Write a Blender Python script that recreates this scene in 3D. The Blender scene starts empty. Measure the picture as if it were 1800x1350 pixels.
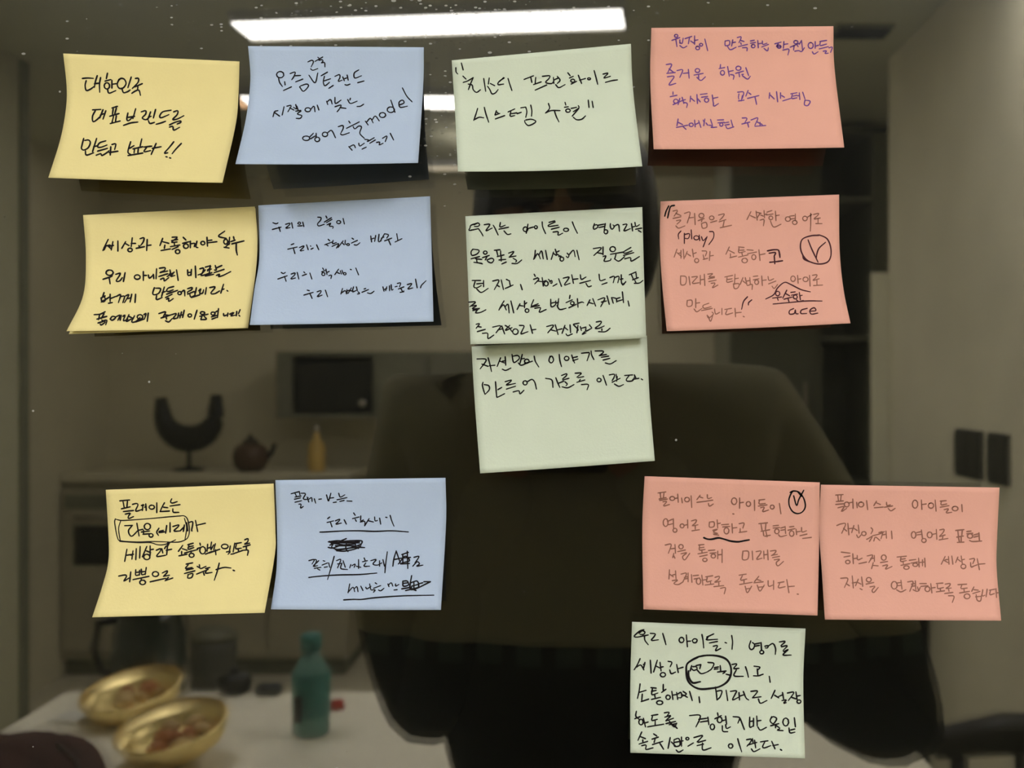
import bpy, bmesh, math, random
from mathutils import Vector, Matrix
random.seed(7)
SC = bpy.context.scene
COL = SC.collection
PI = math.pi
# ---------------------------------------------------------------- camera, world, exposure
D = 0.5            # lens to glass
F = 2041.0         # focal length in pixels of the 1800 px wide frame
CX, CY = 1000.0, 675.0   # pixel where the lens axis meets the glass at a right angle
ZC = 1.35          # lens height
cam = bpy.data.cameras.new('camera'); cam_o = bpy.data.objects.new('camera', cam); COL.objects.link(cam_o)
cam_o.location = (0, -D, ZC); cam_o.rotation_euler = (PI/2, 0, 0)
cam.sensor_width = 36; cam.lens = 36*F/1800; cam.shift_x = (900-CX)/1800; cam.shift_y = 0
cam.clip_start = 0.01; cam.clip_end = 50
cam.dof.use_dof = True; cam.dof.focus_distance = D; cam.dof.aperture_fstop = 13.0
SC.camera = cam_o
world = bpy.data.worlds.new('world'); SC.world = world; world.use_nodes = True
world.node_tree.nodes['Background'].inputs[0].default_value = (1, .9, .75, 1)
world.node_tree.nodes['Background'].inputs[1].default_value = 0.02
SC.view_settings.view_transform = 'Standard'; SC.view_settings.look = 'None'
SC.view_settings.exposure = 0.0; SC.view_settings.gamma = 1.0
SC.view_settings.use_curve_mapping = False
SC.cycles.use_denoising = True
SC.cycles.max_bounces = 8; SC.cycles.glossy_bounces = 5; SC.cycles.transparent_max_bounces = 12
SC.cycles.sample_clamp_indirect = 6
FILL_NEAR, LAMP_FAR, LAMP_BACK, COVE = 38.5, 23.0, 31.0, 3.5

# ---------------------------------------------------------------- helpers
def W(u, v, S):
    "room point that shows in the glass at pixel (u,v); S = length of the light path from the lens"
    return Vector(((u-CX)/F*S, -(S-D), ZC-(v-CY)/F*S))
def lin(c):
    return tuple((x/255/12.92 if x/255 <= .04045 else ((x/255+.055)/1.055)**2.4) for x in c)
def mat(name, col, rough=.6, metal=0, spec=.4, noise=0, nscale=40, bump=0, bscale=200, emit=None, estr=0, trans=0, ior=1.45, alpha=1):
    m = bpy.data.materials.new(name); m.use_nodes = True
    nt = m.node_tree; b = nt.nodes['Principled BSDF']
    b.inputs['Base Color'].default_value = (*col, 1); b.inputs['Roughness'].default_value = rough
    b.inputs['Metallic'].default_value = metal; b.inputs['Specular IOR Level'].default_value = spec
    b.inputs['Transmission Weight'].default_value = trans; b.inputs['IOR'].default_value = ior
    if emit: b.inputs['Emission Color'].default_value = (*emit, 1); b.inputs['Emission Strength'].default_value = estr
    if noise or bump: tc = nt.nodes.new('ShaderNodeTexCoord')
    if noise:
        n = nt.nodes.new('ShaderNodeTexNoise'); n.inputs['Scale'].default_value = nscale; n.inputs['Detail'].default_value = 4
        nt.links.new(tc.outputs['Object'], n.inputs['Vector'])
        r = nt.nodes.new('ShaderNodeMapRange'); r.inputs['To Min'].default_value = 1-noise; r.inputs['To Max'].default_value = 1+noise
        r.inputs['From Min'].default_value = .25; r.inputs['From Max'].default_value = .75
        nt.links.new(n.outputs['Fac'], r.inputs['Value'])
        h = nt.nodes.new('ShaderNodeVectorMath'); h.operation = 'SCALE'; h.inputs[0].default_value = col
        nt.links.new(r.outputs['Result'], h.inputs['Scale']); nt.links.new(h.outputs['Vector'], b.inputs['Base Color'])
    if bump:
        n2 = nt.nodes.new('ShaderNodeTexNoise'); n2.inputs['Scale'].default_value = bscale; n2.inputs['Detail'].default_value = 3
        nt.links.new(tc.outputs['Object'], n2.inputs['Vector'])
        bp = nt.nodes.new('ShaderNodeBump'); bp.inputs['Strength'].default_value = bump; bp.inputs['Distance'].default_value = .001
        nt.links.new(n2.outputs['Fac'], bp.inputs['Height']); nt.links.new(bp.outputs['Normal'], b.inputs['Normal'])
    return m
def link(name, me, m=None, parent=None, smooth=False):
    o = bpy.data.objects.new(name, me); COL.objects.link(o)
    if m: me.materials.append(m)
    if parent: o.parent = parent
    if smooth:
        for p in me.polygons: p.use_smooth = True
    return o
def bobj(name, bm, m=None, parent=None, smooth=False):
    bmesh.ops.recalc_face_normals(bm, faces=bm.faces[:])
    me = bpy.data.meshes.new(name); bm.to_mesh(me); bm.free()
    return link(name, me, m, parent, smooth)
def tag(o, label=None, cat=None, group=None, kind=None):
    if label: o['label'] = label
    if cat: o['category'] = cat
    if group: o['group'] = group
    if kind: o['kind'] = kind
    return o
def empty(name, loc=(0, 0, 0)):
    o = bpy.data.objects.new(name, None); COL.objects.link(o); o.location = loc; o.empty_display_size = .02
    return o
def part(name, bm, m, root, smooth=False):
    "mesh given in room coordinates, parented to a thing's base"
    if root is not None: bmesh.ops.translate(bm, verts=bm.verts[:], vec=-Vector(root.location))
    return bobj(name, bm, m, root, smooth)
def box(bm, a, b, bev=0.0, rz=0):
    a, b = Vector(a), Vector(b); c = (a+b)/2; s = b-a
    g = bmesh.ops.create_cube(bm, size=1)['verts']
    bmesh.ops.scale(bm, vec=(abs(s.x), abs(s.y), abs(s.z)), verts=g)
    if bev:
        e = list({e for v in g for e in v.link_edges})
        r = bmesh.ops.bevel(bm, geom=e, offset=bev, segments=2, affect='EDGES', profile=.5)
        g = list({v for f in r['faces'] for v in f.verts} | {v for v in g if v.is_valid})
    if rz: bmesh.ops.rotate(bm, verts=g, cent=(0, 0, 0), matrix=Matrix.Rotation(rz, 3, 'Z'))
    bmesh.ops.translate(bm, verts=g, vec=c)
    return bm
def B(a, b, bev=0.0, rz=0): return box(bmesh.new(), a, b, bev, rz)
def lathe(bm, prof, c=(0, 0, 0), n=32, cap=True):
    rings = []
    for r, z in prof:
        rings.append([bm.verts.new((c[0]+r*math.cos(2*PI*k/n), c[1]+r*math.sin(2*PI*k/n), c[2]+z)) for k in range(n)])
    for a, b in zip(rings, rings[1:]):
        for k in range(n): bm.faces.new((a[k], a[(k+1) % n], b[(k+1) % n], b[k]))
    if cap: bm.faces.new(rings[0][::-1]); bm.faces.new(rings[-1])
    return bm
def tube(bm, pts, rad, n=10):
    rings = []
    for i, p in enumerate(pts):
        p = Vector(p); d = (Vector(pts[min(i+1, len(pts)-1)])-Vector(pts[max(i-1, 0)])).normalized()
        x = d.cross(Vector((0, 0, 1)))
        if x.length < .1: x = d.cross(Vector((0, 1, 0)))
        x.normalize(); y = d.cross(x); r = rad[i] if isinstance(rad, (list, tuple)) else rad
        rings.append([bm.verts.new(p+x*r*math.cos(2*PI*k/n)+y*r*math.sin(2*PI*k/n)) for k in range(n)])
    for a, b in zip(rings, rings[1:]):
        for k in range(n): bm.faces.new((a[k], a[(k+1) % n], b[(k+1) % n], b[k]))
    bm.faces.new(rings[0][::-1]); bm.faces.new(rings[-1])
    return bm

# ---------------------------------------------------------------- materials of the room
M = {}
M['wall'] = mat('wall_paint', (.68, .635, .475), .9, noise=.04, nscale=6, bump=.2, bscale=300)
M['wall_right'] = mat('wall_paint_right', (.78, .735, .56), .9, noise=.06, nscale=5)
M['ceiling'] = mat('ceiling_paint', (.56, .56, .42), .95, noise=.03, nscale=5)
M['floor'] = mat('floor_tile', (.60, .56, .44), .5, noise=.08, nscale=7)
M['cab'] = mat('cabinet_paint', (.40, .37, .27), .6, noise=.05, nscale=9)
M['dark'] = mat('dark_laminate', (.18, .18, .13), .5, noise=.15, nscale=12)
M['darker'] = mat('black_laminate', (.012, .012, .010), .4)
M['doordark'] = mat('dark_door_laminate', (.13, .13, .09), .5, noise=.1, nscale=8)
M['counter'] = mat('worktop_stone', (.62, .58, .44), .4, noise=.1, nscale=60)
M['table'] = mat('table_stone', (.88, .83, .68), .45, noise=.12, nscale=120)
M['tableleg'] = mat('table_leg', (.25, .24, .22), .4, metal=.6)
M['chairwood'] = mat('dark_chair_wood', (.02, .016, .011), .5, noise=.2, nscale=30)
M['metal'] = mat('steel', (.55, .52, .45), .3, metal=1)
M['lampbody'] = mat('lamp_body', (.5, .5, .48), .5)
M['strip'] = mat('corner_strip', (.80, .77, .60), .5, noise=.2, nscale=300)
def emitter(name, col, s):
    return mat(name, (.8, .8, .8), .5, emit=col, estr=s)
M['fill_near'] = emitter('fill_near', (1, 1.04, 1.20), FILL_NEAR)
M['lamp_far'] = emitter('lamp_far', (1, 1.02, 1.12), LAMP_FAR)
M['lamp_back'] = emitter('lamp_back', (1, 1.0, 1.08), LAMP_BACK)
M['cove'] = emitter('lamp_cove', (1, .9, .76), COVE)

# ---------------------------------------------------------------- the room (it shows only as a reflection)
XL, XR = (45-CX)*3.8/F, (1563-CX)*3.75/F
YL, YR, YB = -3.3, -3.25, -5.4
XK, XE = -2.34, 1.95
def struct(name, bm, m): return tag(bobj(name, bm, m), kind='structure')
struct('floor', B((-2.6, -5.55, -.1), (2.2, .15, 0)), M['floor'])
struct('ceiling', B((-2.6, -5.55, 2.4), (2.2, .15, 2.5)), M['ceiling'])
struct('wall_front', B((XL-.1, .032, 0), (XR+.1, .15, 2.4)), M['wall'])
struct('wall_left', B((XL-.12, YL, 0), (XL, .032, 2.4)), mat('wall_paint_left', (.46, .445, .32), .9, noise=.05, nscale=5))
struct('wall_right', B((XR, YR, 0), (XR+.12, .032, 2.4)), M['wall_right'])
struct('wall_kitchen_left', B((XK-.12, YB, 0), (XK, YL, 2.4)), M['wall'])
struct('wall_kitchen_right', B((XE, YB, 0), (XE+.12, YR, 2.4)), M['wall'])
struct('wall_return_left', B((XK-.12, YL-.001, 0), (XL-.12, YL+.1, 2.4)), M['wall'])
struct('wall_return_right', B((XR+.12, YR-.001, 0), (XE+.12, YR+.1, 2.4)), M['wall'])
struct('wall_back', B((XK-.12, YB-.12, 0), (XE+.12, YB, 2.4)), M['wall'])
struct('baseboard_back', B((-1.0, YB, 0), (.6, YB+.015, .09)), M['cab'])
struct('baseboard_right', B((XR-.015, YR, 0), (XR, .03, .09)), M['cab'])
struct('trim_1', B((XR-.055, YR-.012, .45), (XR, YR, 1.71)), M['strip'])
struct('trim_2', B((XL, YL, 0), (XL+.012, YL+.05, 2.4)), M['dark'])

# ---------------------------------------------------------------- ceiling lamps
def lamp(name, x0, x1, y0, y1, m, label, rz=0, z=2.4, th=.034):
    r = empty(name, ((x0+x1)/2, (y0+y1)/2, z)); w, d = (x1-x0)/2, abs(y1-y0)/2
    bobj('diffuser', box(bmesh.new(), (-w, -d, -th), (w, d, -.030)), m, r)
    bm = bmesh.new(); e = .008
    box(bm, (-w-e, -d-e, -.030), (w+e, d+e, 0)); bobj('housing', bm, M['lampbody'], r)
    for k, (a, b) in enumerate([((-w-e, -d-e), (-w, d+e)), ((w, -d-e), (w+e, d+e))]):
        bobj('end_cap', B((a[0], a[1], -.038), (b[0], b[1], -.030)), M['lampbody'], r)
    r.rotation_euler.z = rz
    return tag(r, label, 'ceiling lamp')
c1 = W(755, 45, 3.29)
lamp('ceiling_lamp', c1.x-.55, c1.x+.55, c1.y-.075, c1.y+.075, M['lamp_far'], 'long white lit lamp reflected at the very top of the dark glass', .0)
SC.objects['ceiling_lamp'].rotation_euler.z = math.radians(5.8)
lamp('ceiling_lamp', (434-CX)*4.2/F, (1085-CX)*4.3/F, -3.775, -3.62, M['lamp_back'], 'second lit lamp strip reflected behind the blue and green notes of the top row')
lamp('ceiling_lamp', -1.05, -.80, -2.05, -1.05, M['fill_near'], 'added ceiling fill lamp left of the person, out of view')  # unseen pair added at both sides, so light reaches the notes past the head
lamp('ceiling_lamp', .70, .95, -2.05, -1.05, M['fill_near'], 'added ceiling fill lamp right of the person, out of view')  # second of the added unseen pair
lamp('ceiling_lamp', -1.35, -.15, -5.02, -4.94, M['cove'], 'dim warm lamp strip where the ceiling meets the far wall')
lamp('ceiling_lamp', -2.10, -1.62, -4.55, -4.35, emitter('fill_kitchen', (1, 1, 1.05), 9.0), 'added kitchen fill lamp hidden behind the top left yellow note')  # unseen lamp added to brighten the far kitchen
lamp('ceiling_lamp', -.43, .27, -4.50, -4.32, M['lamp_back'], 'added kitchen fill lamp hidden behind the top green note', th=.11)  # unseen lamp added, deep diffuser throws light on the top of the back wall
g = bobj('warm_end', B((-.59, -.07, -.036), (-.552, .07, -.028)), emitter('lamp_warm', (1, .6, .35), 9.0), SC.objects['ceiling_lamp.001'])
g.location.x = -(((1085-CX)-(434-CX))*4.2/F/2)+.552
v = empty('ceiling_vent', ((515)*3.43/F, -2.93, 2.4))
bobj('vent_frame', B((-.085, -.05, -.012), (.085, .05, 0), .002), M['dark'], v)
for k in range(4): bobj('slat', B((-.075, -.038+k*.022, -.02), (.075, -.028+k*.022, -.012)), M['darker'], v)
tag(v, 'small dark ceiling vent reflected right of the top pink note', 'vent')

# ---------------------------------------------------------------- kitchen furniture at the far end
def cabinet():
    x0, x1 = XK+.001, -1.02; yf = -4.85
    r = empty('base_cabinet', ((x0+x1)/2, -5.12, 0))
    part('body', B((x0, YB+.001, .08), (x1, yf, .90)), M['cab'], r)
    part('plinth', B((x0, YB+.01, 0), (x1-.02, yf-.05, .08)), M['dark'], r)
    n = 3; w = (x1-.58-x0)/2
    for k in range(2):
        a = x0+.58+k*w
        d = part('door', B((a+.006, yf, .10), (a+w-.006, yf+.018, .70), .003), M['cab'], r)
        h = bobj('handle', B((-.06, .0, -.006), (.06, .02, .006)), M['metal'], d)
        h.location = Vector((a+w/2, yf+.018, .66))-Vector(r.location)
        d = part('drawer', B((a+.006, yf, .712), (a+w-.006, yf+.018, .885), .003), M['cab'], r)
        h = bobj('handle', B((-.06, .0, -.006), (.06, .02, .006)), M['metal'], d)
        h.location = Vector((a+w/2, yf+.018, .80))-Vector(r.location)
    tag(r, 'pale kitchen base cabinets reflected low along the far wall', 'cabinet')
    t = bobj('worktop', B((x0, YB+.001, .90), (x1+.02, yf+.03, .94), .004), M['counter'])
    tag(t, 'pale stone worktop lying on the far kitchen cabinets', 'worktop')
    o = empty('oven', (x0+.29, yf, .1))
    part('front', B((x0+.01, yf+.001, .12), (x0+.57, yf+.03, .86), .004), M['cab'], o)
    part('window_glass', B((x0+.07, yf+.03, .52), (x0+.51, yf+.036, .70), .002), M['darker'], o)
    part('control_strip', B((x0+.03, yf+.03, .78), (x0+.55, yf+.036, .84), .002), M['dark'], o)
    bm = bmesh.new(); tube(bm, [(x0+.07, yf+.06, .74), (x0+.51, yf+.06, .74)], .008)
    tube(bm, [(x0+.09, yf+.03, .74), (x0+.09, yf+.06, .74)], .006); tube(bm, [(x0+.49, yf+.03, .74), (x0+.49, yf+.06, .74)], .006)
    part('handle', bm, M['metal'], o, True)
    tag(o, 'built-in oven with a black window reflected left of the lower yellow note', 'oven')
cabinet()
def wall_unit():
    a, b = W(485, 618, 5.55), W(845, 735, 5.55); y0, y1 = YB+.001, -5.05
    r = empty('wall_cabinet', ((a.x+b.x)/2, y0, b.z)); t = .02
    xn0, xn1 = W(512, 0, 5.55).x, W(655, 0, 5.55).x
    bm = bmesh.new()
    box(bm, (a.x, y0, a.z-t), (b.x, y1, a.z)); box(bm, (a.x, y0, b.z), (b.x, y1, b.z+t))
    box(bm, (a.x, y0, b.z+t), (xn0, y1, a.z-t)); box(bm, (xn1, y0, b.z+t), (xn1+t, y1, a.z-t)); box(bm, (b.x-t, y0, b.z+t), (b.x, y1, a.z-t))
    box(bm, (xn0, y0, b.z+t), (xn1, y0+.01, a.z-t))
    part('carcass', bm, M['dark'], r)
    w = (b.x-xn1-t)/2
    for k in range(2):
        d = part('door', B((xn1+t+k*w+.003, y1, b.z+.003), (xn1+t+(k+1)*w-.003, y1+.018, a.z-.003), .002), M['dark'], r)
        h = bobj('handle', B((-.05, 0, -.005), (.05, .015, .005)), M['metal'], d)
        h.location = Vector((xn1+t+(k+.5)*w, y1+.018, b.z+.04))-Vector(r.location)
    tag(r, 'dark wall cabinet with an open niche reflected above the lower blue note', 'cabinet')
    m = empty('microwave', ((xn0+xn1)/2, -5.3, b.z+t)); xa, xb = xn0+.01, xn1-.01
    part('body', B((xa, -5.36, b.z+t), (xb, -5.08, a.z-t-.03), .006), M['darker'], m)
    part('door', B((xa+.01, -5.08, b.z+t+.012), (xb-.09, -5.068, a.z-t-.045), .003), M['darker'], m)
    part('knob', lathe_y((xb-.045, -5.08, b.z+t+.05), .018, .02), M['metal'], m, True)
    tag(m, 'black microwave standing in the niche of the dark wall cabinet', 'microwave')
def lathe_y(c, r, h):
    bm = bmesh.new(); lathe(bm, [(r, 0), (r, h*.8), (r*.8, h)], n=20)
    bmesh.ops.rotate(bm, verts=bm.verts[:], cent=(0, 0, 0), matrix=Matrix.Rotation(-PI/2, 3, 'X'))
    bmesh.ops.translate(bm, verts=bm.verts[:], vec=c); return bm
wall_unit()
# things on the far worktop (z = .94)
def at(u, S, z=.94): p = W(u, 0, S); return Vector((p.x, p.y, z))
c = at(332, 5.5)
r = empty('fruit_stand', c); bm = bmesh.new()
lathe(bm, [(.075, 0), (.075, .008), (.012, .02), (.010, .10), (.02, .12)], c)
part('foot', bm, M['darker'], r, True)
bm = bmesh.new(); pts = []; 
for k in range(15):
    a = PI*(1.02+.96*k/14); pts.append((c.x+.125*math.cos(a), c.y, c.z+.27+.12*math.sin(a)))
pts = [(pts[0][0]-.01, c.y, c.z+.345)]+pts+[(pts[-1][0]+.005, c.y, c.z+.36)]
tube(bm, pts, [.026, .042]+[.044+.02*math.sin(PI*k/12) for k in range(13)]+[.042, .026], 14)
part('horned_arm', bm, M['darker'], r, True)
tag(r, 'black stand with two upturned horns reflected above the lower yellow note', 'stand')
c = at(440, 5.45); r = empty('teapot', c)
part('body', lathe(bmesh.new(), [(.05, 0), (.078, .03), (.085, .07), (.07, .115), (.035, .135)], c), mat('brown_pot', (.09, .05, .03), .4), r, True)
part('lid', lathe(bmesh.new(), [(.04, .133), (.03, .15), (.01, .155), (.012, .17), (.002, .175)], c), M['chairwood'], r, True)
part('spout', tube(bmesh.new(), [c+Vector((.07, 0, .06)), c+Vector((.10, 0, .09)), c+Vector((.115, 0, .13))], [.018, .012, .009]), M['chairwood'], r, True)
tag(r, 'round brown pot standing on the far worktop left of a yellow bottle', 'pot')
c = at(556, 5.45); r = empty('oil_bottle', c)
part('bottle', lathe(bmesh.new(), [(.036, 0), (.04, .01), (.04, .12), (.015, .155), (.013, .185)], c), mat('yellow_oil', (.62, .42, .12), .25), r, True)
part('cap', lathe(bmesh.new(), [(.016, .185), (.016, .21)], c), M['metal'], r, True)
tag(r, 'yellow bottle with a pale cap standing on the far worktop', 'bottle')
c = at(375, 4.6, 0); r = empty('waste_bin', c); gm = mat('bin_grey', (.10, .10, .085), .5)
part('bin_body', lathe(bmesh.new(), [(.07, 0), (.085, .01), (.09, .30), (.09, .34)], c), gm, r, True)
part('lid', lathe(bmesh.new(), [(.093, .34), (.093, .36), (.06, .385), (.01, .39)], c), M['dark'], r, True)
tag(r, 'small grey waste bin on the floor before the kitchen cabinets', 'bin')
# tall dark cabinet on the right
def tall():
    S = 4.6; yf = -(S-D); a, b = W(1283, 0, S).x, W(1562, 0, S).x; xm = W(1436, 0, S).x
    yb = yf-.5; r = empty('tall_cabinet', ((a+b)/2, (yf+yb)/2, 0)); t = .02; H = 2.37
    bm = bmesh.new()
    box(bm, (a, yb, 0), (a+t, yf, H)); box(bm, (b-.06, yb, 0), (b, yf, H)); box(bm, (xm, yb, 0), (xm+t, yf, H))
    box(bm, (a, yb, 0), (b, yb+t, H)); box(bm, (a, yb, H-t), (b, yf, H))
    part('carcass', bm, M['dark'], r)
    for v0 in (165, 345, 590, 850, 1060):
        z = ZC-(v0-CY)/F*S
        part('shelf', B((xm+t, yb+t, z-.02), (b-.06, yf-.005, z)), M['dark'], r)
    for z0, z1 in ((.05, 1.05), (1.06, H-.03)):
        d = part('door', B((a+.004, yf, z0), (xm-.004, yf+.018, z1), .003), M['doordark'], r)
        h = bobj('handle', B((-.006, 0, -.1), (.006, .025, .1)), M['metal'], d)
        h.location = Vector((xm-.05, yf+.018, (z1-.2 if z0 < 1 else z0+.2)))-Vector(r.location)
    tag(r, 'tall dark cabinet with open shelves reflected beside the upper pink notes', 'cabinet')
tall()
# wall switches and towel
for k, (u0, u1, S) in enumerate(((1683, 1730, 0), (1740, 1778, 0))):
    y0 = -(XR*F/(u0-CX)-D); y1 = -(XR*F/(u1-CX)-D)
    r = empty('wall_switch', (XR, (y0+y1)/2, 1.17)); h = .062
    part('back_plate', B((XR-.006, y0, 1.17-h), (XR, y1, 1.17+h), .002), M['darker'], r)
    ym = (y0+y1)/2
    for q in range(2):
        a, b = (y0+.008, ym-.002) if q == 0 else (ym+.002, y1-.008)
        part('rocker', B((XR-.012, a, 1.17-h+.01), (XR-.006, b, 1.17+h-.01), .002), M['darker'], r)
    tag(r, ['black wall switch reflected at the right, the one nearer the corner', 'black wall switch reflected at the right, the one nearer the picture edge'][k], 'switch')
# ---------------------------------------------------------------- table behind the person
TX0, TX1, TY0, TY1, TZ = -1.0, .58, -1.80, -1.02, .74
r = empty('table', ((TX0+TX1)/2, (TY0+TY1)/2, 0))
part('tabletop', B((TX0, TY0, TZ-.03), (TX1, TY1, TZ), .005), M['table'], r)
part('apron', B((TX0+.06, TY0+.06, TZ-.10), (TX1-.06, TY1-.06, TZ-.03)), M['tableleg'], r)
for x in (TX0+.07, TX1-.07):
    for y in (TY0+.07, TY1-.07):
        part('leg', lathe(bmesh.new(), [(.018, 0), (.025, TZ-.03)], (x, y, 0), 16), M['tableleg'], r, True)
tag(r, 'pale stone-topped table reflected along the bottom behind the dark figure', 'table')
def ont(u, v):      # point of the table top seen at (u,v)
    S = (ZC-TZ)*F/(v-CY); return Vector(((u-CX)/F*S, -(S-D), TZ))
teal = mat('teal_plastic', (.05, .20, .18), .35); tealc = mat('teal_clear', (.16, .33, .30), .15, spec=.6)
c = ont(546, 1292); r = empty('water_bottle', c)
part('bottle_body', lathe(bmesh.new(), [(.026, 0), (.032, .006), (.032, .095), (.030, .115), (.016, .138), (.0145, .148)], c), tealc, r, True)
part('sleeve', lathe(bmesh.new(), [(.0328, .035), (.0333, .037), (.0333, .108), (.0325, .110)], c), teal, r, True)
part('cap', lathe(bmesh.new(), [(.017, .148), (.018, .150), (.018, .172), (.014, .176)], c), teal, r, True)
part('badge', B(c+Vector((-.022, .0305, .03)), c+Vector((-.008, .0345, .075)), .001), M['darker'], r)
tag(r, 'clear teal water bottle with a teal cap reflected on the pale table', 'bottle')
c = ont(592, 1247); r = empty('bottle_cap', c)
part('shell', lathe(bmesh.new(), [(.013, 0), (.014, .004), (.012, .016), (.004, .018)], c, 20), mat('red_plastic', (.45, .06, .04), .4), r, True)
part('ring', lathe(bmesh.new(), [(.0146, .001), (.0152, .002), (.0146, .004)], c, 20), mat('red_ring', (.3, .04, .03), .4), r, True)
tag(r, 'small red cap lying on the table right of the teal bottle', 'cap')
gold = mat('gold', (1.0, .80, .36), .34, metal=1, bump=.3, bscale=60)
snack = mat('orange_snack', (.42, .16, .05), .6, noise=.3, nscale=60); snack2 = mat('cream_snack', (.55, .38, .16), .6, noise=.3, nscale=60)
def bowl(u, v, R, tilt, label):
    c = ont(u, v); c = c+Vector((0, 0, .010)); r = empty('gold_bowl', c); r.rotation_euler = tilt
    prof = [(R*.35, 0), (R*.55, .004), (R*.88, .024), (R, .050), (R*.985, .053), (R*.86, .027), (R*.54, .009), (R*.02, .006)]
    bm = bmesh.new(); lathe(bm, prof, n=48); bobj('dish', bm, gold, r, True)
    bm = bmesh.new(); lathe(bm, [(R*.985, .050), (R*1.02, .052), (R*1.02, .055), (R*.985, .056)], n=48, cap=False); bobj('rim', bm, gold, r, True)
    cs = []
    rr = random.Random(int(u))
    for k in range(9):
        a = rr.uniform(0, 2*PI); q = R*.5*math.sqrt(rr.random())
        s = empty('snack', (c.x+q*math.cos(a), c.y+q*math.sin(a), c.z+.030-q*math.sin(a)*.2+.004*(k % 3)))
        bm = bmesh.new(); bmesh.ops.create_icosphere(bm, subdivisions=2, radius=.017)
        for vv in bm.verts: vv.co *= 1+.16*math.sin(vv.co.x*300+k)*math.cos(vv.co.y*260)
        bmesh.ops.scale(bm, vec=(1.2, .8, .6), verts=bm.verts[:])
        bobj('nugget', bm, snack if k % 2 else snack2, s, True)
        s.rotation_euler = (rr.uniform(-.4, .4), 0, rr.uniform(0, 3))
        tag(s, 'small snack piece heaped in the '+('farther left' if u < 270 else 'nearer right')+' gold bowl', 'snack', 'snack pieces in the '+('left' if u < 270 else 'right')+' gold bowl')
    tag(r, label, 'bowl')
bowl(240, 1268, .088, (math.radians(-13), math.radians(-7), 0), 'shiny gold bowl of snacks on the table, the farther and more leftward')
bowl(312, 1338, .088, (math.radians(-13), math.radians(-7), 0), 'shiny gold bowl of snacks on the table, the nearer and more rightward')
glassg = mat('dark_green_glass', (.02, .03, .024), .08, spec=1.0)
c = ont(262, 1221); r = empty('glass_jug', c)
part('jug_body', lathe(bmesh.new(), [(.055, 0), (.068, .01), (.072, .06), (.070, .12), (.06, .15), (.062, .165)], c, 40), glassg, r, True)
part('lid', lathe(bmesh.new(), [(.063, .165), (.064, .176), (.02, .182), (.014, .20), (.004, .203)], c, 32), M['darker'], r, True)
part('handle', tube(bmesh.new(), [c+Vector((-.066, 0, .145)), c+Vector((-.10, 0, .14)), c+Vector((-.11, 0, .09)), c+Vector((-.095, 0, .045)), c+Vector((-.068, 0, .035))], .008), M['darker'], r, True)
part('glint_bead', lathe(bmesh.new(), [(.002, 0), (.007, .003), (.008, .008), (.006, .013), (.002, .016)], c+Vector((-.036, .066, .045)), 16), M['metal'], r, True)  # steel bead added to give the jug its bright glint
tag(r, 'dark green glass jug with a bright glint reflected below the lower yellow note', 'jug')
c = ont(412, 1219); r = empty('small_dish', c)
part('dish', lathe(bmesh.new(), [(.02, 0), (.03, .006), (.033, .022), (.031, .034), (.012, .040)], c), M['darker'], r, True)
part('knob', lathe(bmesh.new(), [(.008, .039), (.009, .046), (.004, .05)], c, 16), M['darker'], r, True)
tag(r, 'small black lidded dish near the far edge of the table', 'dish')
c = ont(472, 1222); r = empty('small_case', c)
part('shell', B(c+Vector((-.025, -.018, 0)), c+Vector((.025, .018, .022)), .009), M['darker'], r, True)
part('seam', B(c+Vector((-.0255, -.0185, .011)), c+Vector((.0255, .0185, .0125))), M['dark'], r)
tag(r, 'little black case beside the black dish on the table', 'case')
c = ont(128, 1268); r = empty('napkin', c); wp = mat('napkin_paper', (.8, .78, .7), .8)
part('lower_fold', B(c+Vector((-.035, -.03, 0)), c+Vector((.035, .03, .004)), .001, .3), wp, r)
part('upper_fold', B(c+Vector((-.032, -.027, .004)), c+Vector((.03, .028, .009)), .001, .36), wp, r)
tag(r, 'folded white napkin left of the gold bowls on the table', 'napkin')
mar = mat('maroon_cloth', (.055, .018, .014), .8, noise=.3, nscale=20, bump=.5, bscale=90)
c = ont(5, 1412); r = empty('cloth_pouch', c); bm = bmesh.new()
bmesh.ops.create_icosphere(bm, subdivisions=4, radius=1)
for vv in bm.verts:
    w = 1+.05*math.sin(6*vv.co.x+3*vv.co.y)+.03*math.sin(14*vv.co.y+vv.co.z*5)
    vv.co = Vector((vv.co.x*.15*w, vv.co.y*.10*w, (max(vv.co.z, -.55)+.55)*.062*w))
bobj('pouch_body', bm, mar, r, True)
bobj('drawstring', tube(bmesh.new(), [(.08, .0, .085), (.12, .03, .07), (.15, .06, .03), (.16, .08, .006), (.19, .09, .005)], .003, 8), M['chairwood'], r, True)
tag(r, 'dark maroon cloth pouch at the bottom left, on the table', 'pouch')
# dark chair at the right
c = Vector((.84, -1.42, 0)); r = empty('dining_chair', c); cw = M['chairwood']
def P(x, y, z): return c+Vector((x, y, z))
part('seat', B(P(-.20, -.04, .43), P(.17, .34, .46), .008), cw, r)
for sx in (-.185, .155):
    part('rear_leg', tube(bmesh.new(), [P(sx, .0, 0), P(sx, .01, .44), P(sx, -.03, .76)], [.014, .018, .014], 12), cw, r, True)
    part('leg', tube(bmesh.new(), [P(sx, .31, 0), P(sx, .31, .43)], [.013, .018], 12), cw, r, True)
bm = bmesh.new()
tube(bm, [P(-.225, -.03, .745), P(-.1, -.045, .757), P(.06, -.045, .752), P(.17, -.03, .74)], [.026, .036, .036, .026], 12)
part('top_rail', bm, cw, r, True)
for sx in (-.08, .03): part('spindle', tube(bmesh.new(), [P(sx, .0, .46), P(sx, -.03, .75)], .012, 10), cw, r, True)
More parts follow.
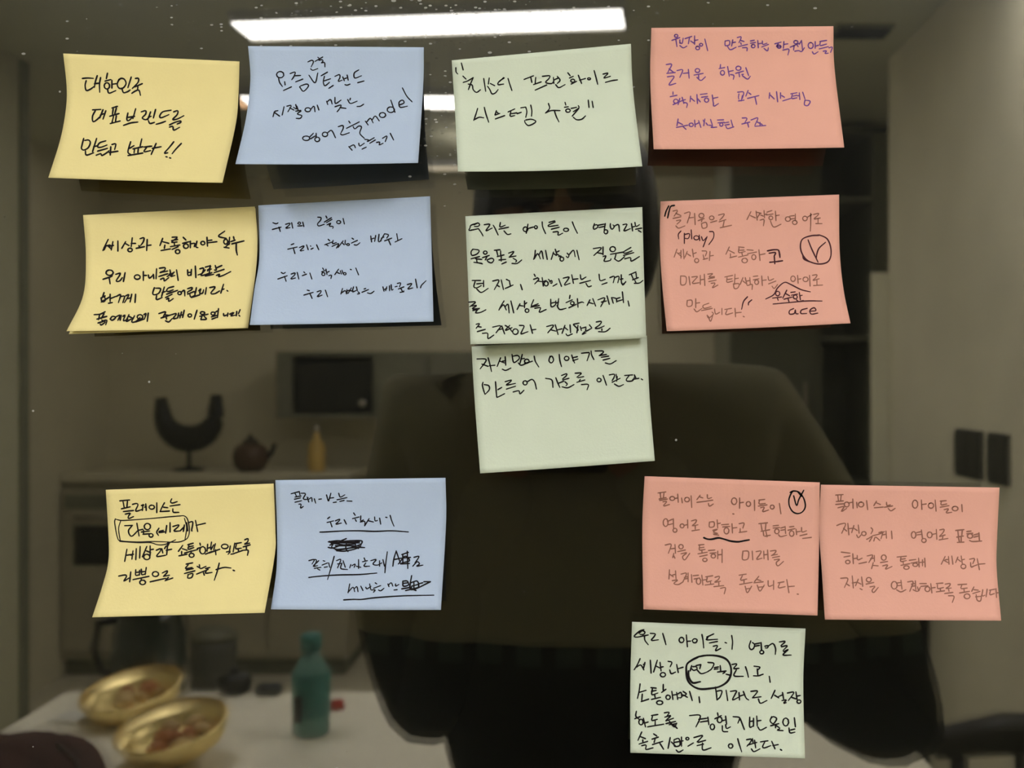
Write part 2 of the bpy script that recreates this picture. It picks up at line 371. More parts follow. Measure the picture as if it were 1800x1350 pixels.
part('stretcher', tube(bmesh.new(), [P(-.185, .31, .2), P(.155, .31, .2)], .009, 10), cw, r, True)
tag(r, 'dark wooden chair with a spindle back reflected in the bottom right corner', 'chair')

# low dark cupboard against the right wall
r = empty('side_cupboard', (XR-.14, -3.03, 0))
part('body', B((XR-.27, -3.235, .04), (XR-.001, -2.83, .97), .004), M['darker'], r)
part('plinth', B((XR-.25, -3.22, 0), (XR-.001, -2.85, .04)), M['darker'], r)
part('top_board', B((XR-.285, -3.24, .97), (XR-.001, -2.82, .995), .003), M['darker'], r)
d = part('door', B((XR-.262, -2.83, .06), (XR-.008, -2.812, .955), .003), M['darker'], r)
h = bobj('knob', lathe_y((0, 0, 0), .012, .025), M['metal'], d, True); h.location = Vector((XR-.235, -2.812, .55))-Vector(r.location)
tag(r, 'narrow dark cupboard against the right wall, reflected below the right pink note', 'cupboard')
INKDATA = '''
# N yellow_a 80 80 0.194444
L k 2.7
333,298 380,294 432,297;368,318 358,360 368,405 400,398 440,370;468,272 450,330 442,378;442,345 490,340;498,290 488,350 490,422;560,250 550,300;538,322 590,308;o 555 365 24 28;600,315 600,385;600,350 640,345;560,395 575,430 635,408;665,305 648,350 665,385 700,385 728,345 712,305 680,298 660,318;775,285 745,380;690,385 705,425 740,418 765,402;812,298 840,298 835,335 785,388;805,375 875,345;780,432 815,410 845,405 858,450;835,372 832,400
L k 2.7
425,582 500,578;450,590 425,640 430,688 465,670 495,640;520,580 490,655;495,630 530,615;545,590 520,665;600,565 650,550;612,570 605,625;640,565 625,625;580,640 665,615;615,640 600,700;640,635 632,690;585,706 675,682;745,610 735,665 750,680 785,650;815,572 790,660;745,650 805,640;705,722 770,700 835,692;865,600 905,590 905,620 875,655 910,670 945,640;950,600 925,670;930,645 955,640;995,578 975,655;930,680 945,705 985,695;1135,585 1060,600 1032,640 1050,652 1115,625;1000,712 1045,700 1085,685;1158,600 1195,590 1190,625 1150,668 1190,665 1250,635;1120,718 1170,695 1218,682 1222,695 1190,710;1120,738 1150,732 1160,765 1212,740
L k 2.7
345,840 330,900 325,930 345,945 385,925 405,880 390,855 355,858;462,840 425,960;435,915 475,905;360,950 370,990 435,970;545,862 490,880 470,915 500,920 555,900;470,955 560,930;458,992 500,978 510,995 560,965 575,948;600,895 635,890 625,940;590,915 585,990;575,968 655,955;770,870 745,960 770,985;760,930 800,905;870,845 855,910;790,935 880,915;805,930 800,970;840,920 835,968;745,995 880,972;890,918 960,910;915,920 890,960 950,950;1000,885 955,985;965,930 1045,915;1160,870 1120,920 1075,972 1105,970;1228,885 1180,935 1145,978;1088,1005 1100,1008;1120,1015 1132,1018
# N blue_a 405 70 0.194444
L k 2.0
700,200 735,185 750,200 730,245;725,262 745,275 790,260;790,158 800,165;765,195 835,155;800,185 830,180 835,195 820,210 850,205 855,245
L k 2.2
o 450 315 32 28;435,345 445,385 470,422;490,378 495,408;480,458 552,425;540,305 585,292 575,330 555,360;580,325 635,322;590,380 655,355;625,425 660,465 705,420 690,400 640,415 625,425;710,320 765,388 790,300;820,325 878,292;850,330 840,380 855,415 895,385;845,372 905,352;890,438 930,412;945,330 985,315 990,340 975,375 1010,365;1015,335 1030,370;1030,352 1050,345;1055,318 1065,365;1035,405 1055,410 1082,400;1160,272 1120,300 1125,345 1185,325;1150,388 1208,372
L k 2.2
385,695 400,650 430,640;395,655 445,690;485,605 468,680;510,600 550,595 520,650;535,615 575,635;590,585 600,625 570,610;600,600 612,635;590,645 640,640 605,670 645,685 630,710 595,710;o 700 632 25 18;725,630 755,600 765,650;785,590 800,635;870,555 880,585;875,560 905,540 920,580;945,520 950,575 1000,545;945,605 1000,590 985,625 965,650;990,612 1045,620;1060,540 1085,575 1145,555;1085,528 1080,545;1145,603 1175,600 1205,582
L k 2.2
o 685 890 32 20;715,880 750,845;725,895 765,870;775,845 775,885;o 785 900 22 20;o 855 855 24 20;878,840 915,820 950,885;975,785 1015,775 1020,800 1000,840;995,850 1015,860 1075,840;1070,735 1082,752;1050,800 1165,742;1110,785 1125,805 1160,780 1185,790 1170,845 1210,890
L k 2.2
1220,735 1245,770;1230,745 1265,710 1290,750;1280,725 1310,690 1345,732;o 1375 680 28 22;o 1450 632 32 25;1450,545 1488,655;1525,590 1570,570 1555,545 1525,565 1535,610 1600,600;1555,435 1595,510 1642,560
L k 2.2
1070,965 1100,998;1080,965 1115,950 1130,975;1160,935 1170,960 1210,935;1190,988 1228,970;1215,900 1250,905 1235,922 1300,885;1260,935 1310,905;1320,928 1350,925 1345,950 1380,935;1375,890 1415,870 1400,920;1445,845 1475,905
# N green_a 790 70 0.194444
L k 2.3
58,252 60,290 75,308;108,210 124,272;122,328 150,355;125,385 168,370 215,342;215,342 190,400 172,450;170,400 205,410 215,450 245,475 280,452;310,350 328,465;360,345 352,400;345,420 365,450 385,488 415,480 440,450;370,395 410,415;450,380 490,342;495,345 450,375 440,405 490,400;530,350 545,400 565,458
L k 2.3
675,358 760,325;735,335 745,385;780,340 775,400;760,405 830,380;775,455 880,408;840,330 905,325 900,350 870,385 925,395 950,360;940,340 945,395;950,360 985,345;975,330 1000,365 975,395;960,405 990,432 1045,405;1070,298 1092,325;1085,345 1120,330;o 1115 370 18 14;1100,400 1150,375;1165,320 1195,395;1175,365 1230,350;o 1262 352 13 9;1308,278 1325,340 1340,402;1388,310 1435,302 1395,345 1455,330;1410,385 1465,370 1520,362
L k 2.3
255,620 240,670 220,728;228,720 270,700 310,705;315,610 330,670 355,745;425,640 412,680;430,655 440,662;415,715 500,685;415,680 455,665;530,652 590,625;555,650 550,690 590,685;560,668 610,660;612,668 650,655;690,610 700,650 690,700;645,615 690,608;735,590 745,640 742,690;690,725 740,718 780,735 765,755 715,775 685,750 680,725;895,575 905,620 870,660;868,662 920,640 1000,640;950,645 965,690 990,742;1045,565 1052,590;1040,610 1075,605;o 1072 640 20 15;1100,620 1150,610;1165,595 1170,615 1120,650;1120,700 1150,722 1195,718 1230,688;1170,620 1110,690;1255,545 1262,612;1290,555 1300,612
# N pink_a 1135 35 0.2
L p 1.9
o 268 140 15 13;230,180 300,155;265,170 275,235;300,175 300,205;330,160 320,205 300,200;300,225 330,245 362,230;345,165 405,145;385,155 375,210;395,185 425,205;430,140 430,215;430,180 460,175;o 457 247 17 15;o 487 218 14 12;520,168 545,270
L p 1.9
698,185 700,225 735,218 735,182 698,185;765,175 755,230;762,200 790,195;720,235 745,262 795,240;805,155 840,150 820,200;835,180 865,190;835,200 840,215;815,235 895,215;850,245 890,245 890,272;920,185 955,178;920,205 965,198;o 945 230 16 15;985,180 990,245;990,210 1020,205;1025,185 1030,215 1065,205;1020,238 1080,215;1040,250 1070,272 1078,245
L p 1.9
1135,210 1190,195;1165,210 1150,235 1190,232;o 1172 235 16 14;1215,190 1210,250;1215,215 1250,210;1205,265 1258,258 1250,308;o 1320 195 18 14;1270,240 1350,205;1305,225 1300,265;1370,180 1350,215;1330,220 1340,235;1310,275 1345,270 1370,278 1395,245;1370,185 1378,260;o 1450 225 22 26;1490,190 1490,250;1495,230 1520,222;1465,280 1480,300 1515,280;1530,190 1590,180;1535,195 1535,225 1590,212;1525,255 1605,235;1560,275 1590,272 1575,295 1605,292;1610,245 1640,240 1625,285
L p 1.9
180,392 228,392 195,460;205,430 245,460;185,470 260,462;190,500 250,498 205,570 265,558;275,445 325,440 300,505;330,470 380,465;375,435 382,512;o 455 445 20 17;425,485 505,470;465,480 465,515;450,505 485,532 525,500
L p 1.9
658,392 655,425;645,428 695,418;o 675 465 18 20;720,410 735,495;725,455 770,445;745,480 775,488 770,522;o 815 425 22 18;790,470 860,450;820,465 825,500;845,480 860,478;880,420 905,490;850,490 895,520 920,495
L p 1.9
240,632 240,655;215,675 275,662;o 265 715 20 18;300,690 285,745;240,745 330,705;320,680 335,735;330,705 350,700;335,725 365,735 360,770;395,670 390,720;400,690 430,715;450,655 455,735;455,690 480,720;480,655 540,648;490,680 545,672;o 535 705 18 18;585,660 595,735;590,690 635,680;595,725 600,758 640,735
L p 1.9
808,635 860,635 850,690;820,650 815,680 820,700;850,665 840,712;815,712 865,705;900,620 880,670;905,640 925,655;895,690 995,665;960,675 975,742
L p 1.9
1090,640 1085,690;1095,660 1130,695;1150,630 1160,720;1185,640 1185,690;1195,665 1220,680;1205,712 1275,690;1275,650 1330,640;1290,650 1285,690 1330,685;1295,670 1330,662;1350,640 1355,700;1335,668 1350,665;1380,635 1400,695;1400,705 1395,745 1425,752 1445,715 1400,705
L p 1.9
285,870 275,930;285,900 325,920;270,945 370,925;325,935 355,962;o 400 922 18 15;430,880 435,940;435,920 465,905;465,885 485,945;505,880 515,905;520,870 510,930;530,905 545,925;570,875 585,920;555,925 590,930 575,945 625,942;630,880 685,878;635,905 690,900;o 665 920 14 14;690,905 730,898;695,925 735,918;750,880 765,935;705,935 720,955 775,940
L p 1.9
848,862 890,865 870,905;845,915 915,898;895,905 905,942;925,880 985,862 960,925;975,895 1025,920;1005,900 1005,925;960,935 1055,928
# N yellow_b 110 350 0.194444
L k 2.7
412,365 385,420 365,465;375,460 400,420 440,450;400,420 430,415;455,385 440,460;430,425 460,418;500,378 500,470;570,385 535,445;565,400 600,420;630,350 620,430;620,400 660,400;o 610 460 20 16;700,358 735,350 730,385 705,420;690,420 695,435;665,445 740,430;765,365 760,465;765,420 800,415
L k 2.7
905,355 880,420;905,385 960,400;925,415 920,445;890,465 975,450;990,345 1035,342;1035,350 985,390 1035,388;985,375 1040,365;1010,395 1012,420;975,430 1060,415;990,455 1045,430;o 1040 475 20 18;1090,345 1115,370;1085,400 1145,385;o 1115 425 22 20;1155,380 1155,440;1155,405 1195,400 1190,430;1215,380 1205,430 1228,440;o 1268 398 18 16;1305,345 1310,425;1315,375 1350,370;1315,395 1395,385;1465,290 1410,335 1480,355;o 1475 385 18 22;1510,345 1505,410;1510,400 1475,430;1460,435 1505,442;1545,340 1550,360;1520,385 1560,370;1530,405 1640,378;1570,400 1570,460 1580,505
L k 2.7
o 425 665 32 24;365,725 440,700 450,690;420,705 430,765;480,680 520,670 515,690 485,740 515,740 540,710;565,665 550,745;o 675 705 26 20;730,655 730,735;735,690 760,690;775,685 785,715 815,690;820,680 825,720;850,630 845,720;875,625 925,620 920,645 885,660;880,665 950,650;870,700 950,675;885,725 915,715 920,740 960,710;970,640 975,670 960,680;960,690 1010,660;945,700 1000,670 975,700 1015,690;1030,640 1045,735
L k 2.7
1130,640 1135,690 1165,680;1165,635 1160,690;1130,665 1165,660;1200,605 1205,710;1240,630 1275,625 1260,670 1225,685;1290,640 1250,690 1300,680;1290,615 1340,605 1310,650;1335,600 1325,670;1300,680 1350,665;1310,640 1345,632;1290,695 1365,680;1380,600 1390,640 1370,640;1385,625 1440,600;1370,665 1460,635;1390,690 1420,680 1410,700 1450,690 1520,655
L k 2.7
375,845 360,890;345,895 385,875;o 368 905 18 22;350,930 400,900 430,880;430,860 430,925;430,900 480,880;415,942 450,935;485,880 525,865 505,935;530,880 560,880 545,935;570,875 600,865 560,935;590,900 620,890;625,860 610,930;660,860 655,935
L k 2.7
830,800 815,850 830,865 870,850 885,810 840,805;920,795 895,880;900,845 930,835;850,870 850,908 900,890;1005,790 955,805 940,830 960,835 1000,820;940,860 1040,825;930,890 990,860;940,905 960,895 960,925 1000,900;o 1058 850 16 14;1075,840 1100,825 1105,875;1130,810 1170,800 1165,820 1130,840 1135,855;1130,860 1190,835;1150,860 1160,885 1195,870 1195,845;1210,800 1200,850;1165,890 1240,865;1230,830 1250,810 1240,850 1265,850 1275,820;1300,800 1290,860;1330,800 1380,795 1340,850 1375,855 1420,830;1455,770 1430,850;1440,820 1460,812;1486,826 1494,832
L k 2.7
285,1045 340,1040 385,1018;335,1045 325,1090;375,1035 350,1080;310,1085 400,1060;320,1120 370,1105;355,1095 385,1110 350,1138 340,1130;370,1100 400,1095 390,1135;430,1085 450,1060 480,1070 450,1095 430,1085;480,1065 520,1050 500,1095;530,1050 520,1095;545,1060 565,1050 550,1100 590,1085;600,1045 575,1105 620,1085;600,1060 640,1080;650,1055 625,1110 665,1105 700,1070;o 700 1065 25 20;660,1110 735,1085;735,1045 755,1035 740,1085;775,1030 765,1105
L k 2.7
870,1035 930,1020 905,1070;920,1045 960,1050;890,1075 985,1045;935,1060 940,1085;930,1100 960,1110 990,1080;985,1045 1030,1035 1000,1080 1040,1075;1050,1030 1040,1075;1055,1055 1085,1045;1100,1005 1085,1070;1075,1020 1060,1075;o 1150 1052 16 14;1215,1005 1190,1085;o 1265 1030 20 12;1240,1060 1315,1040;1260,1060 1250,1085;1280,1060 1300,1085 1250,1090;o 1360 1035 18 14;1385,1020 1400,1010;1345,1065 1400,1050;1410,990 1400,1070;1350,1085 1390,1070;1455,1035 1460,1055 1490,1045;1495,1030 1490,1060;1510,1040 1550,1025 1520,1055 1560,1050;1575,1015 1570,1055;1605,1000 1590,1035;1595,1050 1602,1058
# N blue_b 430 335 0.194444
L k 2.1
255,290 285,300 305,290;250,352 330,330;310,330 322,370;370,305 410,295 400,315 370,340 410,335;425,290 435,340;480,300 490,285 505,290 500,305 485,302;480,320 520,318;525,285 535,325
L k 2.1
660,240 690,245 685,270 660,300 670,320 720,305;735,230 745,250;720,285 785,245;740,290 790,260;745,310 780,295 765,320 800,325 795,345;o 850 285 18 14;890,252 902,302
L k 2.1
420,490 445,480;390,530 475,510;440,520 455,570;495,515 535,500 530,515 500,545 535,540;560,490 575,535;595,500 600,505;600,530 620,520;650,490 670,535
L k 2.1
755,440 770,455;725,490 790,465;740,490 755,500;800,450 795,480 830,470;790,505 850,480 830,520;845,515 890,455;880,470 900,490;910,450 910,485 940,480;o 935 488 12 9;970,430 985,440;965,475 1020,450;990,490 1015,492 1042,472
L k 2.1
1140,410 1148,465;1140,440 1170,430;1185,405 1175,460;1215,395 1210,460 1235,455;1225,460 1265,390;1265,390 1300,400 1285,430;1235,430 1260,420;1265,455 1330,430;1300,445 1320,492;1375,390 1385,450;1360,465 1422,435
L k 2.1
330,740 350,750 368,740;300,800 385,770;360,775 375,820;420,755 455,745 450,765 415,800 460,790;475,740 490,800;535,735 545,745;520,770 560,755;590,745 608,800
L k 2.1
705,700 715,715;695,735 735,720;o 712 755 14 14;735,710 745,760;745,740 765,730;760,770 785,765 780,795;815,760 850,710;835,740 860,750;865,725 875,755;880,720 890,750;o 905 752 12 10;955,712 965,715;1005,700 1030,762
L k 2.1
565,900 585,905;535,945 620,920;590,930 610,975;655,915 690,905 685,925 655,960 700,945;730,900 750,960
L k 2.1
885,885 870,935;875,925 910,905 920,935;925,895 925,930;920,910 950,900;965,880 935,930;955,905 985,910;985,870 975,915 1015,900;1010,870 1020,905;1025,915 1040,930 1020,935;1080,890 1095,885;1060,920 1120,895;1110,925 1140,930 1170,910
L k 2.1
1250,870 1260,910;1260,895 1285,885;1285,870 1275,905;1310,860 1310,905;1325,850 1330,900 1345,890;1380,840 1410,835 1400,870;1360,870 1380,865;1390,890 1440,870;1410,880 1430,915 1440,905;1405,920 1440,915;1470,850 1510,840 1500,860 1475,890 1520,880;1545,800 1560,880;1590,880 1600,855 1640,815
# N green_b 800 355 0.2
L k 2.3
185,190 140,205 130,230 125,250 205,235;165,200 200,185 215,200 200,215 170,215;205,235 230,270 245,298;130,250 150,245;255,200 300,195 300,210 270,255 325,230;335,205 350,230 378,290;398,180 395,220 440,205;385,240 470,222;430,255 460,285 490,280
L k 2.3
o 618 240 20 20;640,195 625,275;640,235 665,225;655,230 690,220;o 710 222 12 14;765,175 770,220 795,278;825,180 875,165;880,175 820,205 830,215 905,205;845,240 915,222;860,265 905,262 905,292 945,275;o 975 245 22 14;1030,175 1050,225 1075,275
L k 2.3
1225,190 1215,225 1225,240 1255,220 1245,200 1225,205;1255,205 1310,195;1265,225 1310,215;1320,190 1310,250;o 1325 262 16 18;1365,190 1365,220 1380,240 1400,215 1385,200;1395,215 1435,200 1445,258;1475,200 1510,195 1500,220 1485,255 1540,235;1550,190 1560,255;1560,220 1580,215;1580,180 1590,215 1620,200;1585,240 1640,230;1610,250 1635,265
L k 2.3
155,415 140,440 150,470 195,455 210,425 160,415;140,500 215,480;180,500 235,505;190,500 195,530 240,545;165,530 235,540;o 265 445 16 14;240,490 300,470;280,480 265,510;280,510 320,495 340,510 320,535 290,525 280,510;345,425 395,420;365,430 375,470;400,430 400,465;370,480 430,465;405,480 405,520;385,510 445,505;410,545 450,528;470,450 515,435 505,455 480,480;475,485 535,475;510,495 540,515 530,530;500,540 545,540 585,510
L k 2.3
705,425 700,470 690,505;695,500 725,455 750,500;740,460 760,430 775,500;795,425 810,505;865,440 845,505;860,450 890,470;880,415 895,465;895,440 915,430;900,460 925,480;910,480 930,475;o 938 502 16 18;985,450 1000,470 990,490 975,475;1000,465 1040,425 1055,480;1070,425 1090,508
L k 2.3
1215,410 1285,405 1220,470;1245,445 1295,455;1300,395 1300,465;1300,480 1325,475 1310,520 1360,515 1370,500;o 1385 415 24 22;1365,460 1480,440;1415,455 1405,495;1400,500 1440,520 1490,480;1545,400 1480,440 1500,450 1555,430;1480,470 1570,445;1490,500 1540,490 1550,520 1620,480
L k 2.3
150,690 225,690;175,700 165,745 190,755 230,735;190,720 245,715;250,690 250,745;190,765 230,795 290,760;330,695 385,690 345,770;365,730 390,745;405,685 425,770;450,680 480,695;440,760 465,750 510,730;478,700 485,735;575,725 590,772
L k 2.3
695,635 705,655;690,680 720,670;720,665 735,680 700,720;725,695 760,700;765,665 775,740;775,700 800,690;o 800 718 18 20;830,700 850,690 850,715 835,710;820,680 840,700;860,740 895,720;910,675 935,742;950,670 1000,660 990,685 960,730 1010,715;1025,640 1040,715;1040,680 1080,675;1100,640 1110,680 1150,660;1095,715 1190,690;1150,715 1170,745 1198,738
L k 2.3
1265,635 1275,690 1320,680;1290,725 1335,710;1360,665 1400,655 1390,710;1400,665 1440,655 1430,710;1460,640 1465,720 1500,705;1450,680 1475,675;1465,710 1475,730 1500,700;1530,640 1590,615;1550,640 1565,675;1590,625 1595,670;1560,685 1610,665;1580,690 1590,710;1575,715 1620,712 1650,690
L k 2.3
120,880 180,880 130,920;145,915 190,910 150,940 215,935;155,955 210,940;195,950 180,975 225,970 270,948
L k 2.3
430,870 405,910 385,950;390,940 425,905 450,950;440,920 465,900 475,975;490,870 515,975;570,895 545,945;565,910 600,915;610,870 610,930;610,900 630,885;o 632 955 16 16;690,860 670,910 680,915 730,895;665,925 740,910;700,935 750,930 740,970 800,945
L k 2.3
840,855 845,920 880,905 885,870;845,890 885,880;885,890 910,880;910,850 900,925;895,910 920,945 975,935;1010,820 1005,850;975,885 1030,860;o 1030 890 16 14;1000,930 1065,900;1075,850 1080,925;1080,890 1115,880 1130,885;1185,860 1160,910;1180,885 1215,895;1210,850 1235,915;1255,860 1315,845 1280,920;1285,880 1330,870;1335,825 1355,900;1375,840 1390,890;1385,840 1415,850 1420,880;1420,850 1450,840;1420,875 1470,860;1470,790 1480,885;1520,870 1530,915
L k 2.3
185,1075 215,1070 185,1110;200,1095 230,1100;195,1140 265,1120;240,1155 285,1155 290,1200 340,1170;330,1100 400,1090 360,1150;375,1125 415,1115;410,1090 435,1160;440,1085 475,1105;480,1085 440,1130 500,1105;480,1110 500,1140;o 530 1140 24 24;565,1085 605,1090 590,1130 580,1160 640,1140;660,1080 680,1155;670,1125 710,1120
L k 2.3
805,1095 865,1085 815,1150;845,1125 885,1135;880,1080 905,1165;895,1125 940,1115;965,1085 940,1155;965,1105 990,1125;1010,1080 1015,1150;975,1160 990,1175 1030,1160;1040,1075 1090,1065;1040,1080 1080,1120 1075,1135;1080,1085 1070,1150;1100,1095 1110,1130;1110,1110 1150,1100;1140,1140 1115,1165 1150,1150;1150,1110 1150,1135 1200,1110;1180,1080 1200,1105;1240,1055 1285,1050 1270,1080 1230,1110 1265,1110 1310,1090;1290,1115 1290,1130;1260,1140 1320,1140 1362,1110
# N pink_b 1150 330 0.2
L k 2.6
128,160 105,205 92,250;178,155 145,165 130,210 118,265
L b 1.7
165,205 205,200 175,250;190,225 235,245;165,270 235,255;195,290 235,285 200,320;190,335 215,355 270,335;265,225 315,218 290,310;310,265 345,260;355,225 360,325;o 415 245 22 20;385,290 440,270;420,285 415,300;415,315 455,305 462,345 425,355 415,315;o 505 265 20 17;495,305 550,290;565,240 615,230 600,260 575,285;570,300 630,280;615,290 605,340;580,352 680,330
L b 1.7
850,210 815,280;845,245 890,265;895,205 905,285;900,215 940,225;930,225 905,265;935,240 960,250;965,200 970,265;970,235 990,230;930,285 965,280 960,335;990,215 1035,200;985,240 1045,230;o 1025 265 17 16;1065,205 1070,290;1070,245 1100,240;1020,290 1050,345 1115,320;o 1175 275 22 20;1190,250 1230,245;1200,275 1235,270;1240,230 1240,290;o 1235 305 20 18;o 1325 270 20 20;1345,260 1385,235;1375,225 1375,320 1372,382;1400,235 1445,225 1435,245 1405,275 1460,265;1440,270 1440,310;1420,315 1475,315
L n 1.9
235,380 212,410 215,450;265,400 265,490;270,410 310,405 300,445 270,445;325,370 330,450;o 370 440 22 18;395,415 400,465;415,430 430,465 460,435;465,430 430,520;485,385 520,390 520,440 480,500
L b 1.7
200,540 175,610;200,570 240,605;235,550 235,620;215,575 235,572;255,540 262,625;290,560 270,610;290,580 320,600;335,540 345,610;345,580 370,570;o 373 640 18 18;420,555 460,560 450,600;430,590 440,630;490,560 485,640;430,630 470,620;490,600 520,595
L b 1.7
660,520 630,585;655,550 705,575;670,580 670,605;665,615 725,600;740,520 790,525;745,530 745,570 800,560;750,550 790,548;770,570 775,595;740,610 825,590;o 795 640 24 20;815,545 870,550;820,580 900,565;o 875 610 18 22;920,545 930,640;925,590 975,580
L n 2.6
995,555 1050,545 1090,548 1100,575 1105,612;1010,575 1065,570 1055,600;1055,600 1060,668;1015,655 1070,650 1128,642
L b 1.7
232,775 235,850 275,845 280,785 235,775;305,780 315,855;330,785 380,780 365,800 335,840 395,835;405,770 405,850;405,810 435,805;440,760 445,860;470,760 515,755 480,785 530,780;475,800 530,790;480,825 545,812;500,840 535,840 510,880 560,855
L b 1.7
620,785 690,770;640,790 640,830 690,820;640,808 685,800;710,760 705,850;710,800 740,795;695,845 745,845 735,880 705,885 695,845;780,790 755,850;780,820 805,840;800,790 815,855;815,820 840,815;840,790 845,850;820,860 860,850 860,895;870,780 910,775;870,810 920,800;o 900 830 17 20;945,775 950,860;950,815 985,810;1000,780 1010,815 1050,800;1005,845 1070,820;1035,865 1055,885 1085,850
L b 1.7
o 1220 800 20 24;1260,770 1265,840;1260,805 1290,800;o 1330 805 22 20;1365,770 1370,865;1390,770 1430,765 1420,790 1395,815 1450,800;1430,815 1430,855;1400,860 1480,855
L b 1.7
290,990 290,1040 330,1035 330,990 290,990;365,975 365,1055;365,1015 400,1010;350,1065 375,1090 420,1060;480,1015 430,1035 440,1060 500,1045;415,1080 510,1060;465,1120 480,1145 520,1110 505,1090;475,1130 495,1175 515,1120;530,1065 540,1110 575,1095;595,1060 595,1115;620,1070 680,1060;640,1075 630,1115 690,1100;710,1060 715,1135;715,1100 765,1095;782,1130 792,1135
L n 2.1
820,958 785,1000 768,1068;858,985 830,1010 828,1035
L n 2.2
1352,458 1385,540 1440,655;1505,480 1450,530 1430,580 1425,625
L n 2.3
1450,418 1380,422 1305,450 1285,510 1300,580 1350,640 1440,670 1520,655 1552,600 1550,520 1520,450 1460,418 1430,416;1305,595 1320,630 1400,662
L n 2.0
980,978 1050,940 1085,880 1145,832 1200,850 1290,895 1372,915;o 1085 930 18 20;1040,970 1120,960;1080,965 1090,990;1165,900 1130,970;1155,930 1190,950;1140,980 1215,960;1175,970 1185,1005;1200,920 1240,915;1205,945 1260,935;o 1240 960 17 17;1275,920 1285,985;1280,950 1300,945;1250,985 1270,1000 1310,990
L n 2.0
1045,1022 1200,1008 1340,995 1475,996
L n 2.1
1225,1062 1190,1080 1190,1110 1230,1105 1240,1070 1245,1105 1265,1108;1345,1060 1295,1075 1290,1105 1340,1105;1365,1085 1420,1080 1405,1055 1370,1075 1380,1110 1438,1102
# N green_c 810 590 0.2
L k 2.3
142,205 210,205 220,225 170,292;185,250 240,270;240,195 255,250 270,315;250,265 300,260;350,195 320,270;345,225 385,240;390,185 395,260;365,225 395,220;365,295 395,305 440,285;450,165 460,225 475,235 515,200 500,175 460,180;540,165 520,245;530,205 560,200;505,240 530,260 575,245;o 580 225 20 18;560,245 630,225;645,180 655,225 685,275
L k 2.3
785,180 775,220 795,240 815,215 800,180 780,195;865,165 870,215 885,272;o 930 200 20 18;975,170 985,205 1000,240;980,195 1025,185;985,220 1030,205;1060,155 1110,150 1130,155 1110,220;1145,135 1150,170 1170,210;1180,135 1245,135 1250,150 1215,175;1220,175 1280,165;1235,190 1300,180;1250,215 1310,200;1270,240 1315,248 1365,220
L k 2.3
195,410 190,440 210,510 215,515;205,430 245,440 250,475 215,515;305,405 315,530 325,540 385,510;325,475 360,455;390,405 445,390 430,410 400,435 480,420;400,470 480,445;460,495 510,485 520,512 555,480;o 565 415 18 18;585,405 625,385 650,410 665,470
L k 2.3
745,375 800,390 810,455;835,370 850,410 870,455;855,420 905,400;885,350 930,335 925,355 895,380;895,390 950,375;915,405 935,425 925,440;890,450 940,458 995,430;1005,330 1060,330 1020,365;1030,370 1080,360;1050,385 1040,400;1020,410 1090,390;1060,430 1120,430 1110,475
L k 2.3
o 1215 390 18 16;1250,350 1265,390 1280,435;1305,345 1350,340 1345,370 1330,395;1365,340 1370,375;1330,410 1400,375;1375,360 1370,400;1350,425 1390,445 1430,430;1440,350 1510,345;1480,350 1455,385 1465,400 1510,395 1530,355;1525,345 1540,375;1510,385 1565,375;1586,380 1598,388
# N yellow_c 155 840 0.194444
L k 2.5
285,208 375,200;315,215 325,265;355,210 350,265;300,280 380,262;318,305 410,295;335,328 380,320 365,345 365,368 410,350;400,240 435,232 450,245 430,300 490,285;480,250 505,245;495,240 490,295;520,235 525,295;525,262 510,265;o 575 265 24 18;620,225 620,315;690,225 670,260 650,305;680,265 720,270;650,305 735,300;755,190 745,215 760,228 805,215;740,255 830,242;765,280 770,310 820,312
L k 1.9
245,370 240,410 265,540 300,570 450,580 600,575 780,582 850,572 900,540 915,470 900,380 870,345 820,345 700,355 560,368 400,380 300,385 245,372;295,385 275,460 290,570;870,365 890,450 875,560
L k 2.5
330,432 400,430;395,435 365,475 375,515 400,525 455,470;440,410 460,525;450,475 495,465;o 535 440 28 28;480,490 555,480;500,475 500,500;o 568 520 18 16;495,510 560,505;640,455 620,490 635,520;640,485 680,475;640,495 690,488;710,430 700,500;740,405 740,490;765,440 820,425 810,445 775,480 830,480;830,480 870,440;870,425 860,485;890,405 900,480;905,405 945,400 935,475 940,480;970,385 990,485;975,430 1060,410
L k 2.5
350,645 330,755;345,700 410,690;405,660 395,735;410,690 385,700;435,640 430,740;470,620 465,725;530,620 490,715;525,660 565,675;560,615 560,700;560,650 590,645;o 530 715 28 24;615,655 655,640 650,665 620,710 700,700;665,640 675,680;720,580 710,695;705,655 755,645;705,615 690,640
L k 1.9
285,575 450,585 560,585 630,605 700,600 790,560;720,620 740,580
L k 2.5
855,610 815,665;850,640 895,655;845,665 845,690;820,705 895,690;900,605 950,590;910,610 905,645 955,630;905,625 950,615;870,680 990,648;930,660 930,680;o 935 700 22 18;1010,590 1015,610;985,640 1040,620;o 1035 655 26 32;1080,600 1075,665;1075,640 1110,625;1060,690 1120,665;1115,580 1105,640;1135,605 1110,650;1150,595 1135,650;1090,680 1190,645;1150,650 1155,695;o 1235 620 30 20;1285,615 1275,675;1250,670 1285,665 1265,690;1290,690 1320,685;1325,590 1310,670;1330,595 1385,585;1340,600 1335,640 1385,635;1355,640 1360,665;1300,690 1400,655;1415,560 1445,550 1440,580 1410,600 1460,590;1400,625 1465,605;1430,620 1430,645;1400,655 1445,655 1440,700
L k 2.5
